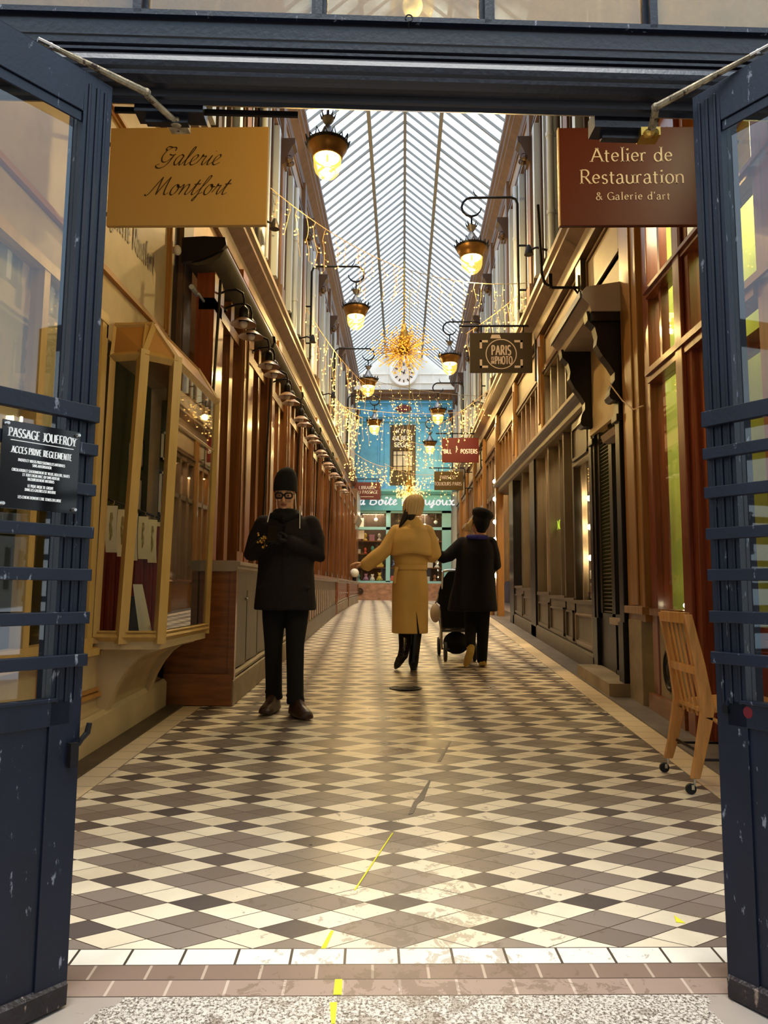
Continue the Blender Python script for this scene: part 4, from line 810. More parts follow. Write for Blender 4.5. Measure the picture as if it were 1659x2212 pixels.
text('TOUJOURS PARIS', (1.25, 19.997, 4.06), (1, 0, 0), (0, 0, 1), .135, 'light_letter', t, w=.13, serif=False, thin=.4, cond=.7)
t = bracket_sign('bookshop_sign', 'small maroon hanging sign reading Librairie du Passage on the left', -1.77, -.80, 25.4, 4.32, 4.95, 'sign_maroon', -1.87, 5.07)
text('LIBRAIRIE', (-1.285, 25.397, 4.70), (1, 0, 0), (0, 0, 1), .15, 'white_paint', t, w=.11, cond=.9)
text('DU PASSAGE', (-1.285, 25.397, 4.54), (1, 0, 0), (0, 0, 1), .15, 'white_paint', t, w=.11, cond=.9)
MB().box(-1.52, -1.05, 25.396, 25.397, 4.42, 4.435).build('rule', 'white_paint', t)
# ================================================================== LEFT: CREAM GALLERY
gw = thing('wall_left_gallery', (XL, 3.9, 0), 'cream panelled front of the gallery on the left', 'wall', kind='structure')
xw = XL
b = MB()
# solid parts around openings (flat window y 2.75..4.12 z .88..2.84, bay y 4.25..5.35 z .88..2.5)
b.box(xw - .12, xw, 2.45, 2.75, fz(2.5) - .02, 4.66).box(xw - .12, xw, 2.75, 4.18, 2.84, 4.66).box(xw - .12, xw, 4.18, 5.54, 2.72, 4.66)
b.box(xw - .12, xw, 2.75, 5.54, .1, .84).box(xw - .12, xw, 4.26, 4.36, .84, 2.86).box(xw - .12, xw, 5.50, 5.54, .84, 2.72)
b.build('plaster', 'cream', gw)
pn = MB()
for (y0, y1, z0, z1) in ((2.6, 5.42, 3.10, 4.2), (2.75, 3.75, .50, .82), (4.05, 4.52, .50, .80), (4.70, 5.45, .50, .80)):
    for k, (o, h) in enumerate(((0, .030), (.03, .014))):
        pn.box(xw, xw + h, y0 + o, y1 - o, z0 + o, z0 + o + .022).box(xw, xw + h, y0 + o, y1 - o, z1 - o - .022, z1 - o)
        pn.box(xw, xw + h, y0 + o, y0 + o + .022, z0 + o, z1 - o).box(xw, xw + h, y1 - o - .022, y1 - o, z0 + o, z1 - o)
pn.build('panel_moulding', 'orange_panel', gw)
text('galerie Montfort', (xw + .004, 4.31, 3.47), (0, 1, 0), (0, 0, 1), .255, 'letter_brown', gw, w=.075, thin=.4, serif=False, cond=.40, sp=.045, center=False)
pl_ = MB(); Y = [2.45 + .31 * i for i in range(11)]
pl_.ring([[(xw - .02, y, fz(y)), (xw + .075, y, fz(y)), (xw + .075, y, fz(y) + .19), (xw + .05, y, fz(y) + .215), (xw + .03, y, fz(y) + .215), (xw - .02, y, fz(y) + .24)] for y in Y])
trim(pl_, 'cream', 'cream plinth at the foot of the gallery wall')
# flat window near the gate
fw = thing('window_gallery_flat', (xw, 3.5, .88), 'gold-framed gallery window close to the gate, left', 'window', kind='structure')
f = MB()
for y in (2.75, 3.50, 4.22): f.box(xw - .04, xw + .03, y - .01, y + .05, .84, 2.84)
for z in (.80, 2.78): f.box(xw - .04, xw + .035, 2.72, 4.28, z, z + .06)
f.box(xw - .0, xw + .07, 2.72, 4.30, .76, .80)
f.build('frame', 'gold_frame', fw); MB().box(xw - .08, xw - .07, 2.76, 4.26, 1.62, 2.84).build('blind', 'blind', fw)
MB().box(xw - .01, xw - .004, 2.78, 4.24, .86, 2.8).build('pane', 'pane', fw)
# bay window
def bay(z):
    t = (z - .84) / 1.79; L = lambda a, b_: a + (b_ - a) * t
    return [(-1.865, L(4.37, 4.42)), (L(-1.700, -1.645), L(4.365, 4.375)), (L(-1.478, -1.482), L(4.40, 4.52)), (L(-1.478, -1.482), L(5.43, 5.53)), (-1.87, L(5.46, 5.56))]
bw = thing('bay_window', (-1.5, 4.3, .86), 'gold-framed glazed bay window jutting from the cream gallery wall', 'display window')
def V(i, z): x, y = bay(z)[i]; return Vector((x, y, z))
f = MB()
for i in range(4 + 1): f.tube([V(i, .82), V(i, 2.65)], (.040 if i in (1, 2) else .028), 4, flat=1)
for z, r in ((.86, .030), (2.62, .032)):
    for i in range(4): f.tube([V(i, z), V(i + 1, z)], r, 4)
f.build('frame', 'gold_frame', bw)
f = MB()
for z in (.865, .89): 
    for i in range(4): f.tube([V(i, z) + Vector((.02, -.01, 0)), V(i + 1, z) + Vector((.02, -.01, 0))], .008, 4)
f.tube([V(2, 2.22), V(3, 2.22)], .014, 4)
f.build('glazing_bead', 'gold_frame', bw)
f = MB(); base = [V(i, .82) for i in range(5)]; f.hexa([p + Vector((0, 0, -.035)) for p in base], [p + Vector((0, 0, .02)) for p in base]); f.build('shelf_board', 'cream', bw)
for i in range(4):
    q = MB(); a, b_ = V(i, .86), V(i + 1, .86); c, d = V(i + 1, 2.6), V(i, 2.6); n_ = (b_ - a).cross(d - a).normalized() * .003
    q.hexa([a - n_, b_ - n_, c - n_, d - n_], [a + n_, b_ + n_, c + n_, d + n_]); q.build('pane', 'pane_strong' if i == 2 else 'pane_clear', bw)
T0, T1, T2 = Vector((-1.80, 4.46, 2.84)), Vector((-1.62, 4.46, 2.845)), Vector((-1.62, 5.45, 2.86))
rim = [V(i, 2.64) for i in range(5)]; W1 = Vector((-1.87, 5.53, 2.88)); W0 = Vector((-1.87, 4.46, 2.84))
f = MB()
for a, b_ in ((rim[1], T0 + (T1 - T0) * .75), (rim[1], T1), (rim[2], T1), (T0, T1), (T1, T2), (rim[3], T2), (W0, T0), (rim[0], W0)): f.tube([a, b_], .024, 4)
f.build('cap_frame', 'gold_frame', bw)
f = MB()
for fc in ([rim[0], rim[1], T1, T0, W0], [rim[1], rim[2], T1], [rim[2], rim[3], T2, T1], [rim[3], rim[4], W1, T2], [W0, T0, T1, T2, W1]):
    n_ = (fc[1] - fc[0]).cross(fc[2] - fc[0]).normalized() * .006; f.hexa([p - n_ for p in fc], [p + n_ for p in fc])
f.build('cap_panels', 'orange_panel', bw)
for y in (4.45, 5.16):
    c = MB(); top = [(-1.87, .80), (-1.36, .80)]; cv = [(-1.36, .775), (-1.40, .765), (-1.48, .75), (-1.56, .71), (-1.64, .64), (-1.71, .55), (-1.76, .45), (-1.80, .36), (-1.87, .34)]
    c.extr([((x + 1.87) * .72 - 1.87, y, z) for x, z in top + cv], (0, .07, 0)); c.build('bracket', 'cream', bw)
c = MB(); cv = [(-1.36, .79), (-1.42, .77), (-1.55, .73), (-1.66, .68), (-1.74, .58), (-1.80, .47), (-1.82, .40), (-1.87, .40), (-1.87, .80), (-1.36, .80)]
c.extr([((x + 1.87) * .70 - 1.87, 4.52, z) for x, z in cv], (0, .64, 0)); c.build('soffit', 'cream', bw)
MB().box(-1.87, -1.53, 5.40, 5.42, .86, 2.60).build('side_panel', 'slate_green', bw)
# inside of the bay and the gallery
rl = thing('print_rail', (-1.81, 4.5, 1.68), 'metal rod with rings carrying the hanging prints in the bay window', 'rail')
MB().tube([(-1.845, 4.43, 1.705), (-1.765, 5.385, 1.653)], .009, 8).build('rod', 'iron', rl)
pts = [(-1.845 + .084 * u, 4.43 + 1.01 * u) for u in (.05, .20, .34, .50, .65, .78, .90)]
for i, (x, y) in enumerate(pts):
    q = MB().tube([(x + .014 * cos(2 * pi * k / 10), y, 1.650 + .014 * sin(2 * pi * k / 10)) for k in range(11)], .0025, 5); q.v = [(v[0], v[1], v[2] + .045 - .05 * (y - 4.43)) for v in q.v]; q.build('ring', 'brass', rl)
for i, (x, y) in enumerate(pts):
    an = R(18 + 6 * i); dx, dy = cos(an) * .033, sin(an) * .033; z1, z0 = 1.675 - .05 * (y - 4.43), 1.38 - .05 * (y - 4.43) - .012 * (i % 3)
    pt = thing('hanging_print', (x, y, z0), '%s paper print from the left, hung on the rail in the bay window' % ORD[i].replace('nearest', 'first'), 'print')
    q = MB(); cvs = []
    for k in range(7):
        z = z1 + (z0 - z1) * k / 6; bend = .012 * sin(k / 6 * pi) - .02 * (k / 6) ** 2
        cvs.append([(x - dx, y - dy - bend, z), (x + dx, y + dy - bend, z), (x + dx, y + dy - bend + .002, z), (x - dx, y - dy - bend + .002, z)])
    q.ring(cvs); q.build('sheet', 'paper', pt)
    q = MB(); pth = []
    for k in range(6):
        t = .15 + .6 * k / 5; z = z1 + (z0 - z1) * t; bend = .012 * sin(t * pi) - .02 * t * t; pth.append((x + .004 * sin(k * 2.1), y - bend - .0025, z))
    q.tube(pth, [.007, .012, .009, .013, .009, .004], 6, flat=.15); q.build('figure', 'paper_ink', pt)
q = MB()
for k in range(14): 
    y = 5.06 + .010 * k; q.tube([(-2.12 + .03 * k + .008 * (k % 2), y, 1.60), (-2.12 + .03 * k + .008 * (k % 2), y, .86)], .022, 6)
tag(q.build('red_curtain', 'interior_red', smooth=True), 'dark red curtain hanging inside the gallery bay window', 'curtain')
bk = thing('propped_print', (-1.70, 4.7, .845), 'tall pale print leaning on a dark stand inside the bay window', 'print')
q = MB(); q.hexa([(-1.68, 4.62, .845), (-1.61, 4.66, .845), (-1.615, 4.68, .845), (-1.685, 4.64, .845)], [(-1.80, 4.78, 1.18), (-1.75, 4.82, 1.18), (-1.755, 4.835, 1.18), (-1.805, 4.795, 1.18)]); q.build('sheet', 'picture_white', bk)
q = MB(); q.hexa([(-1.82, 4.70, .845), (-1.70, 4.72, .845), (-1.70, 4.86, .845), (-1.82, 4.86, .845)], [(-1.84, 4.82, 1.10), (-1.78, 4.84, 1.10), (-1.78, 4.86, 1.10), (-1.84, 4.86, 1.10)]); q.build('stand', 'black_paint', bk)
ob = MB().ball((-1.575, 4.68, .935), .030, 10, 7).ball((-1.575, 4.67, .895), .022, 8, 6, (1, 1, 1.4)).lathe([(.03, 0), (.03, .01), (.008, .02), (.008, .04)], (-1.575, 4.68, .842), 10)
tag(ob.build('brass_ornament', 'brass', smooth=True), 'small brass ornament at the foot of the leaning print', 'ornament')
for i, (x, y, z, w, h) in enumerate(((-2.13, 5.61, 2.10, .055, .11), (-1.80, 5.395, 2.13, .055, .11), (-2.13, 5.61, 1.73, .055, .145), (-1.80, 5.395, 1.71, .058, .165))):
    t = thing('framed_picture', (x, y, z), '%s small white-framed picture on the dark green panel in the bay' % ('upper left', 'upper right', 'lower left', 'lower right')[i], 'picture')
    f = MB(); q = .018
    for a, b_, c, d in ((x - w, x + w, z, z + q), (x - w, x + w, z + 2 * h - q, z + 2 * h), (x - w, x - w + q, z, z + 2 * h), (x + w - q, x + w, z, z + 2 * h)): f.box(a, b_, y - .015, y, c, d)
    f.build('frame', 'picture_white', t); MB().box(x - w + q, x + w - q, y - .006, y, z + q, z + 2 * h - q).build('image', 'interior_dark', t)
struct(MB().box(-3.3, -1.99, 5.62, 5.66, .1, 4.5).build('wall_gallery_partition', 'slate_green'), 'dark green partition inside the gallery', 'wall')
struct(MB().box(-2.95, -2.9, 2.46, 5.62, .1, 4.5).build('wall_gallery_inside', 'slate_green'), 'inner wall of the gallery', 'wall')
l = bpy.data.lights.new('gallery_light', 'AREA'); l.energy = 7; l.size = .8; l.color = (1, .75, .42); o = bpy.data.objects.new('gallery_light', l); COL.objects.link(o); o.location = (-2.35, 3.6, 3.9)
# dark door strip and wood portal after the gallery
d = thing('door_1', (XL, 5.62, fz(5.6)), 'narrow dark wooden door jamb between gallery and wooden shopfront', 'door', kind='structure')
MB().box(XL - .10, XL - .02, 5.54, 5.72, fz(5.5), 4.66).build('leaf', 'interior_dark', d)
q = MB().box(XL - .10, XL + .02, 5.72, 5.98, fz(5.6), 4.66)
for z0, z1 in ((1.5, 4.0),): q.box(XL + .02, XL + .03, 5.76, 5.94, z0, z1)
q.build('jamb', 'facade_brown', d)
tag(MB().ball((XL + .05, 5.47, 3.85), .04, 12, 8, (.8, 1, 1)).box(XL - .0, XL + .04, 5.45, 5.49, 3.83, 3.87).build('alarm_box', 'picture_white', smooth=True), 'small pale sensor on the wall between the gallery and the wooden shopfront', 'sensor')
# ================================================================== LEFT: WOODEN SHOPFRONTS WITH DISPLAY CABINETS
XC = -1.32
def cabinet(i, y0, y1, label, front='taupe', side='box_wood', slots=4, rack=False):
    t = thing('display_cabinet', ((XL + XC) / 2, y0, fz(y0)), label, 'cabinet')
    zt = 1.34
    c = MB(); c.ring([[(XL + .02, y, fz(y)), (XC - .02, y, fz(y)), (XC - .02, y, zt - .05), (XL + .02, y, zt - .05)] for y in (y0 + .0, (y0 + y1) / 2, y1)]); c.build('body', side, t)
    s = MB(); Y = [y0 - .02 + (y1 - y0 + .02) * k / 6 for k in range(7)]
    s.ring([[(XL + .03, y, fz(y) + .005), (XC + .012, y, fz(y) + .005), (XC + .012, y, fz(y) + .21), (XC - .005, y, fz(y) + .24), (XL + .03, y, fz(y) + .24)] for y in Y]); s.v = [(v[0], v[1] - (.02 if v[1] < y0 else 0), v[2]) for v in s.v]; s.build('plinth', side if not rack else 'taupe', t)
    if not rack:
        s = MB(); s.ring([[(XC - .01, y, fz(y) + .006), (XC + .022, y, fz(y) + .006), (XC + .022, y, fz(y) + .19), (XC + .012, y, fz(y) + .20), (XC + .012, y, fz(y) + .23), (XC - .01, y, fz(y) + .25)] for y in Y]); s.v = [(v[0], v[1] - (.012 if v[1] < y0 else 0), v[2]) for v in s.v]; s.build('plinth_front', 'stone', t)
    tp = MB(); tp.prof([(XL, zt - .05), (XC + .00, zt - .05), (XC + .03, zt - .03), (XC + .03, zt - .01), (XC + .05, zt), (XC + .05, zt + .025), (XC, zt + .035), (XL, zt + .035)], y0 - .03, y1 + .02)
    tp.build('top_moulding', 'box_wood' if rack else 'facade_cream', t)
    fr = MB().box(XC - .02, XC, y0 + .03, y1, zt - .20, zt - .05); fr.build('frieze', front, t)
    n = slots; st = (y1 - y0 - .06) / n
    for k in range(n):
        a = y0 + .03 + st * k
        zb = fz(a) + .27
        if not rack:
            dd = MB().box(XC - .02, XC - .002, a + .012, a + st - .012, zb, zt - .20); dr = dd.build('door', front, t, bevel=.004)
            MB().ball((XC + .006, a + st - .05, zt - .27), .012, 8, 6).build('knob', 'brass', dr) if False else None
            kb = MB().ball((XC + .006, a + st - .05, zt - .27), .013, 8, 6)
            ko = bpy.data.objects.new('knob', bpy.data.meshes.new('knob')); COL.objects.link(ko); ko.parent = dr; off = wloc(t)
            ko.data.from_pydata([tuple(Vector(v) - off) for v in kb.v], [], kb.f); ko.data.materials.append(MT['bolt'])
        else:
            MB().box(XC - .02, XC + .012, a, a + st * .42, zb - .02, zt - .2).build('stile', 'facade_cream', t)
    MB().box(XC - .022, XC - .018, y0 + .02, y1, fz(y1) + .2, zt - .18).build('backing', 'interior_dark' if rack else side, t)
    MB().box(XC - .03, XC + .02, y0 - .02, y0 + .03, fz(y0), zt - .05).build('corner_post', side, t)
    MB().box(XC - .03, XC + .02, y1 - .03, y1 + .02, fz(y1), zt - .05).build('corner_post', side, t)
    return t
cabinet(0, 5.64, 8.9, 'wooden display cabinet with grey doors beside the standing man', slots=7)
cabinet(1, 9.35, 14.2, 'long slatted wooden display cabinet behind the standing man', rack=True, slots=17)
cabinet(2, 14.5, 17.2, 'reddish wooden display cabinet beyond the slatted one', front='brown_wood', slots=5)
cabinet(3, 17.6, 21.2, 'farthest brown display cabinet on the left near the toy shop', front='brown_wood', slots=6)
# shopfront posts and windows, X=-1.62
XS = -1.60
sf = thing('wooden_shopfront', (XS, 11, 1.37), 'long brown-red varnished shopfront of narrow posts and glass on the left', 'shopfront', kind='structure')
yy = 5.95; k = 0
while yy < 23.4:
    ww = (.10, .06, .13)[k % 3]
    q = MB().box(XS - .12, XS + (.06 if k % 3 == 2 else .02), yy - ww, yy + ww, 1.375, 4.05)
    if k % 3 == 2: q.box(XS + .06, XS + .075, yy - ww + .03, yy - ww + .045, 1.5, 3.7).box(XS + .06, XS + .075, yy + ww - .045, yy + ww - .03, 1.5, 3.7)
    q.build('post', ('red_wood', 'brown_wood', 'brown_wood')[k % 3], sf)
    yy += (.42, .40, .46)[k % 3]; k += 1
MB().box(XS - .05, XS - .044, 5.9, 23.4, 1.375, 4.05).build('pane', 'pane_strong', sf)
q = MB().box(XS - .10, XS + .03, 5.7, 23.4, 3.45, 3.55); q.build('transom', 'brown_wood', sf)
MB().box(XS - .12, XS + .03, 5.7, 5.95, 1.375, 4.05).build('end_post', 'red_wood', sf)
q = MB().box(XL - .02, XS + .05, 5.98, 23.4, 4.05, 4.12); q.build('head', 'brown_wood', sf)
fs = MB().box(XL - .06, XL, 5.98, 25.6, 4.10, 4.66); trim(fs, 'pink_fascia', 'pinkish cream fascia above the left wooden shopfronts')
for k, y in enumerate(PK[2:10]):
    trim(MB().box(XL - .02, XL + .06, y - .10, y + .10, 4.10, 4.66).box(XL, XL + .10, y - .13, y + .13, 4.56, 4.66).box(XL + .06, XL + .07, y - .06, y - .03, 4.12, 4.55).box(XL + .06, XL + .07, y + .03, y + .06, 4.12, 4.55), 'orange_wood', '%s orange-brown pilaster block across the left fascia' % ORD[k])
# interior light of the bookshop
for y in (8, 13, 18): 
    l = bpy.data.lights.new('bookshop_light', 'AREA'); l.energy = 45; l.size = .8; l.color = (1, .78, .5); o = bpy.data.objects.new('bookshop_light', l); COL.objects.link(o); o.location = (-2.4, y, 4.2)
for i in range(16):   # books and prints standing inside the window, seen above the cabinets
    y = 6.2 + .55 * i + random.uniform(-.1, .1); h = random.uniform(.18, .36)
    o = MB().box(XS - .30, XS - .12, y, y + .05, 1.38, 1.38 + h).build('standing_book', 'toy%d' % (i % 8)); tag(o, '%s upright book in the left shop window above the cabinets' % ORD[i], 'book')
# rolled awning boxes
for i in range(5):
    y0 = 5.55 + 2.3 * i; y1 = y0 + 2.22
    t = thing('rolled_awning', (-1.55, y0, 3.7), '%s rolled awning under the left fascia, counted from the gate' % ORD[i], 'awning')
    q = MB(); q.prof([(-1.78, 3.80), (-1.70, 3.76), (-1.58, 3.77), (-1.50, 3.82), (-1.46, 3.89), (-1.47, 3.95), (-1.62, 3.97), (-1.78, 3.95)], y0, y1); q.build('roll', 'awning', t, smooth=True)
    q = MB(); q.prof([(-1.80, 3.77), (-1.66, 3.79), (-1.56, 3.83), (-1.47, 3.88), (-1.44, 3.92), (-1.45, 3.98), (-1.62, 3.99), (-1.80, 3.98)], y0 - .035, y0 + .01); q.build('end_plate', 'black_metal', t)
    MB().tube([(-1.72, y0, 3.58), (-1.72, y1, 3.58)], .022, 8).tube([(-1.66, y0, 3.52), (-1.66, y1, 3.52)], .012, 6).build('bar', 'pipe', t)
    MB().tube([(-1.50, y0 + .06, 3.66), (-1.56, y0 + .02, 1.42)], .012, 8).build('crank', 'black_metal', t)
# swan-neck lamps in pairs
proto = None; n = 0; cm_ = None
for p in range(10):
    for q2 in range(2):
        y = 5.82 + 1.15 * p + .30 * q2
        if proto is None:
            proto = thing('swan_neck_lamp', (XS, y, 3.5), '', 'lamp')
            pts = [(-1.60, y, 3.62), (-1.50, y, 3.66), (-1.42, y, 3.67), (-1.365, y, 3.64), (-1.35, y, 3.58), (-1.35, y, 3.50)]
            MB().tube(pts, .010, 8).lathe([(.028, 0), (.032, .01), (.028, .02), (.010, .03)], (-1.60, y, 3.60), 10).build('arm', 'black_metal', proto, smooth=True)
            MB().lathe([(.030, -.02), (.042, -.01), (.042, .09), (.030, .11), (.012, .13)], (-1.35, y, 3.40), 12).build('socket', 'black_metal', proto, smooth=True)
            MB().ring([[(-1.35 + r * cos(2 * pi * i / 20), y + r * sin(2 * pi * i / 20), 3.385 + z) for i in range(20)] for r, z in ((.035, .035), (.06, .02), (.108, -.018), (.111, -.022), (.06, .012), (.03, .025))], caps=False).build('shade', 'enamel', proto, smooth=True)
            MB().ball((-1.35, y, 3.37), .036, 10, 7).build('bulb', 'picture_white', proto, smooth=True); o = proto; cm_ = chmap(); y00 = y
        else:
            o = copy_tree(proto, None, cm_); o.location.y += y - y00
        n += 1; o['label'] = '%s small swan-neck lamp with flat enamel shade under the left awnings, from the gate' % (ORD[n - 1]); o['group'] = 'swan-neck lamps under the awnings'
# far-left end bits
t = thing('slate_panel', (XL + .3, 23.5, 3.2), 'grey boxed panel under a moulding at the far left end', 'panel')
MB().box(XL, XL + .35, 23.45, 25.3, 3.55, 4.45).build('box', 'facade_brown', t); MB().box(XL + .35, XL + .36, 23.6, 25.2, 3.65, 4.35).build('face', 'pipe', t)
q = MB(); q.prof([(XL, 3.3), (XL + .30, 3.3), (XL + .38, 3.45), (XL + .42, 3.55), (XL, 3.55)], 23.4, 25.35); q.build('moulding', 'facade_cream', t)
trim(MB().box(XL, XL + .30, 23.45, 25.3, fz(25), 3.3).box(XL + .30, XL + .34, 23.5, 23.7, 1.2, 3.1), 'brown_wood', 'brown wooden pier beneath the grey boxed panel, far left')
fl = thing('white_flower_ball', (-1.15, 21.9, fz(22)), 'round white flower ball on a stem near the far left shop', 'flower')
MB().ball((-1.40, 20.9, 1.62), .13, 14, 9).build('flower_head', 'flower_white', fl, smooth=True); MB().tube([(-1.40, 20.9, 1.38), (-1.40, 20.9, 1.52)], .012, 6).lathe([(.05, 0), (.065, .10), (.06, .12)], (-1.40, 20.9, 1.375), 10).build('pot', 'black_metal', fl)
# ================================================================== RIGHT: RED SHOPFRONT NEAR THE GATE
rf = thing('red_shopfront', (XR, 4.4, fz(4.4)), 'deep red varnished shopfront with green-lit panes close to the gate on the right', 'shopfront', kind='structure')
q = MB()
for y0, y1 in ((5.50, 5.62), (4.70, 4.98), (3.60, 3.80), (2.60, 2.72)): q.box(XR - .02, XR + .10, y0, y1, fz(y0), 4.66)
q.box(XR - .05, XR - .02, 4.78, 4.90, fz(4.8), 4.6)
q.build('post', 'red_wood', rf, bevel=.006)
q = MB().box(XR + .0, XR + .06, 5.27, 5.31, 2.80, 4.66).box(XR, XR + .06, 3.15, 3.19, 1.0, 4.66)
q.build('muntin', 'red_wood', rf)
q = MB()
for z, h in ((2.76, .10), (3.44, .06)): 
    q.box(XR - .04, XR + .08, 3.8, 5.5, z, z + h).box(XR - .04, XR + .08, 2.7, 3.6, z, z + h)
    q.box(XR - .06, XR - .04, 2.7, 5.5, z + h * .55, z + h)
q.box(XR - .04, XR + .1, 2.7, 5.5, 4.5, 4.66); q.build('transom', 'red_wood', rf)
q = MB().box(XR - .03, XR + .10, 2.6, 3.7, .1, 1.0); q.box(XR - .06, XR + .1, 2.6, 3.66, .96, 1.02).box(XR - .06, XR + .1, 4.98, 5.56, .98, 1.03); q.build('sill', 'brown_wood', rf)
MB().box(XR - .01, XR + .10, 4.96, 5.56, fz(5) - .02, 1.0).build('stall_riser', 'stone', rf)
pl_ = MB(); Y = [2.6, 3.6, 4.7]; 
MB().box(XR - .05, XR + .02, 4.96, 5.66, fz(5), fz(5.5) + .14).build('plinth', 'box_wood', rf)
ro = MB(); ro.ring([[(XR - .012 - d, 5.30 + r * .75 * cos(2 * pi * i / 24), .60 + r * sin(2 * pi * i / 24)) for i in range(24)] for r, d in ((.155, 0), (.15, .012), (.13, .016), (.12, .006), (.09, .012), (.07, .004), (.045, .016), (.001, .022))], caps=False); ro.build('rosette', 'iron', rf)
for y0, y1, z0, z1 in ((4.98, 5.50, 1.0, 2.76), (4.98, 5.5, 2.86, 3.44), (4.98, 5.5, 3.5, 4.5), (3.8, 4.7, 2.86, 3.44), (3.8, 4.7, 3.5, 4.5), (2.72, 3.6, 1.0, 2.76), (2.72, 3.6, 2.86, 4.5)):
    MB().box(XR + .030, XR + .036, y0, y1, z0, z1).build('pane', 'pane', rf)
d = thing('door_2', (XR + .2, 4.25, fz(4.2)), 'recessed red glazed door with panelled foot behind the chair', 'door', kind='structure')
q = MB(); q.box(XR + .02, XR + .26, 3.8, 3.86, fz(4), 2.76).box(XR + .02, XR + .26, 4.64, 4.70, fz(4), 2.76).box(XR + .20, XR + .25, 3.86, 3.98, fz(4), 2.74).box(XR + .20, XR + .25, 4.52, 4.64, fz(4), 2.74).box(XR + .20, XR + .25, 3.98, 4.52, fz(4), .95).box(XR + .20, XR + .25, 3.98, 4.52, 2.62, 2.74)
q.box(XR + .18, XR + .20, 4.02, 4.48, .32, .36).box(XR + .18, XR + .20, 4.02, 4.48, .84, .88).box(XR + .18, XR + .2, 4.02, 4.06, .32, .88).box(XR + .18, XR + .2, 4.44, 4.48, .32, .88)
q.build('leaf', 'red_wood', d); MB().box(XR + .22, XR + .226, 3.98, 4.52, .95, 2.62).build('pane', 'pane', d)
MB().tube([(XR + .17, 4.55, 1.1), (XR + .17, 4.55, 1.35)], .012, 8).ball((XR + .19, 4.55, 1.05), .02, 8, 6).build('handle', 'brass', d)
struct(MB().box(2.05, 3.3, 5.60, 5.66, .1, 4.7).build('wall_shop_partition', 'interior_green'), 'yellow-green partition inside the red shop', 'wall')
struct(MB().box(2.55, 2.62, 2.6, 5.6, .1, 4.7).build('wall_shop_inside', 'interior_green'), 'yellow-green inner wall of the red shop', 'wall')
for y in (3.2, 4.9): l = bpy.data.lights.new('green_shop_light', 'AREA'); l.energy = 42; l.size = .5; l.color = (1, .97, .6); o = bpy.data.objects.new('green_shop_light', l); COL.objects.link(o); o.location = (2.3, y, 4.3)
tag(MB().ball((2.03, 5.25, 1.06), .022, 8, 6).build('spot_bulb', 'spot_white'), 'small bright bulb behind the lower pane of the red shopfront', 'bulb')
# easel chair
ch = thing('folding_chair', (1.6, 3.9, fz(3.9)), 'slatted oak folding chair on small castors by the right gate leaf', 'chair')
def leg(y, nm):
    # rear upright, bent: foot -> knee -> top
    sh = (y - 3.7) / .36
    f0 = Vector((1.43 + .012, y, fz(y) + .075)); k = Vector((1.545 - .01 * sh, y, .62)); t = Vector((1.435, y, 1.045))
    q = MB(); w = .022
    P = [f0, Vector((1.470, y, .36)), Vector((1.500, y, .50)), Vector((1.515, y, .58)), Vector((1.485, y, .80)), t]
    R_ = [.023, .027, .033, .034, .026, .020]
    q.ring([[p + Vector((-r, -w / 2, 0)), p + Vector((r, -w / 2, 0)), p + Vector((r, w / 2, 0)), p + Vector((-r, w / 2, 0))] for p, r in zip(P, R_)])
    return q.build(nm, 'chair_wood', ch, bevel=.004), f0
for y in (3.70, 4.06):
    o, f0 = leg(y, 'rear_leg')
    c = MB().tube([f0 + Vector((0, 0, .005)), f0 + Vector((-.004, 0, -.035))], .007, 8).box(f0.x - .022, f0.x - .008, f0.y - .012, f0.y + .012, f0.z - .052, f0.z - .028); c.build('castor', 'chrome', ch)
    c = MB(); n_ = 16; z0 = f0.z - .049; xx = f0.x - .022
    c.ring([[(xx + r * cos(2 * pi * i / n_), f0.y + d, z0 + r * sin(2 * pi * i / n_)) for i in range(n_)] for d, r in ((-.009, .012), (-.009, .024), (-.006, .026), (.006, .026), (.009, .024), (.009, .012))]); c.build('castor_wheel', 'rubber', ch, smooth=True)
def Bk(t, y): # point on the backrest plane at height fraction
    return Vector((1.515 - .08 * t, y, .58 + .46 * t))
for t, w, h in ((.97, .016, .028), (.40, .013, .020)):
    a = Bk(t, 3.72); b_ = Bk(t, 4.05); q = MB(); q.ring([[p + Vector((-w, 0, -h)), p + Vector((w, 0, -h)), p + Vector((w, 0, h)), p + Vector((-w, 0, h))] for p in (a, Vector((a.x - .008, 3.88, a.z)), b_)]); q.build('back_rail', 'chair_wood', ch, bevel=.003)
for k in range(5):
    y = 3.765 + .06 * k; a = Bk(.0, y); b_ = Bk(.97, y); q = MB().tube([a + Vector((0, 0, -.05)), b_], [(.007, .013)] * 2, 4); q.build('slat', 'chair_wood', ch)
MB().hexa([Vector(p) for p in ((1.50, 3.70, .555), (1.88, 3.70, .60), (1.88, 4.06, .60), (1.50, 4.06, .555))], [Vector(p) for p in ((1.50, 3.70, .578), (1.88, 3.70, .623), (1.88, 4.06, .623), (1.50, 4.06, .578))]).build('seat', 'chair_wood', ch, bevel=.003)
for y in (3.70, 4.06):
    q = MB(); P = [Vector((1.52, y, .54)), Vector((1.70, y, .47)), Vector((1.84, y, .36)), Vector((1.86, y, fz(y) + .012))]; q.ring([[p + Vector((-.02, -.011, 0)), p + Vector((.02, -.011, 0)), p + Vector((.02, .011, 0)), p + Vector((-.02, .011, 0))] for p in P]); q.build('front_leg', 'chair_wood', ch)
MB().tube([(1.475, 3.70, .335), (1.86, 3.70, .335)], .007, 6).tube([(1.475, 4.06, .345), (1.86, 4.06, .345)], .007, 6).tube([(1.49, 3.70, .36), (1.49, 4.06, .36)], .008, 6).build('stretcher', 'black_metal', ch)
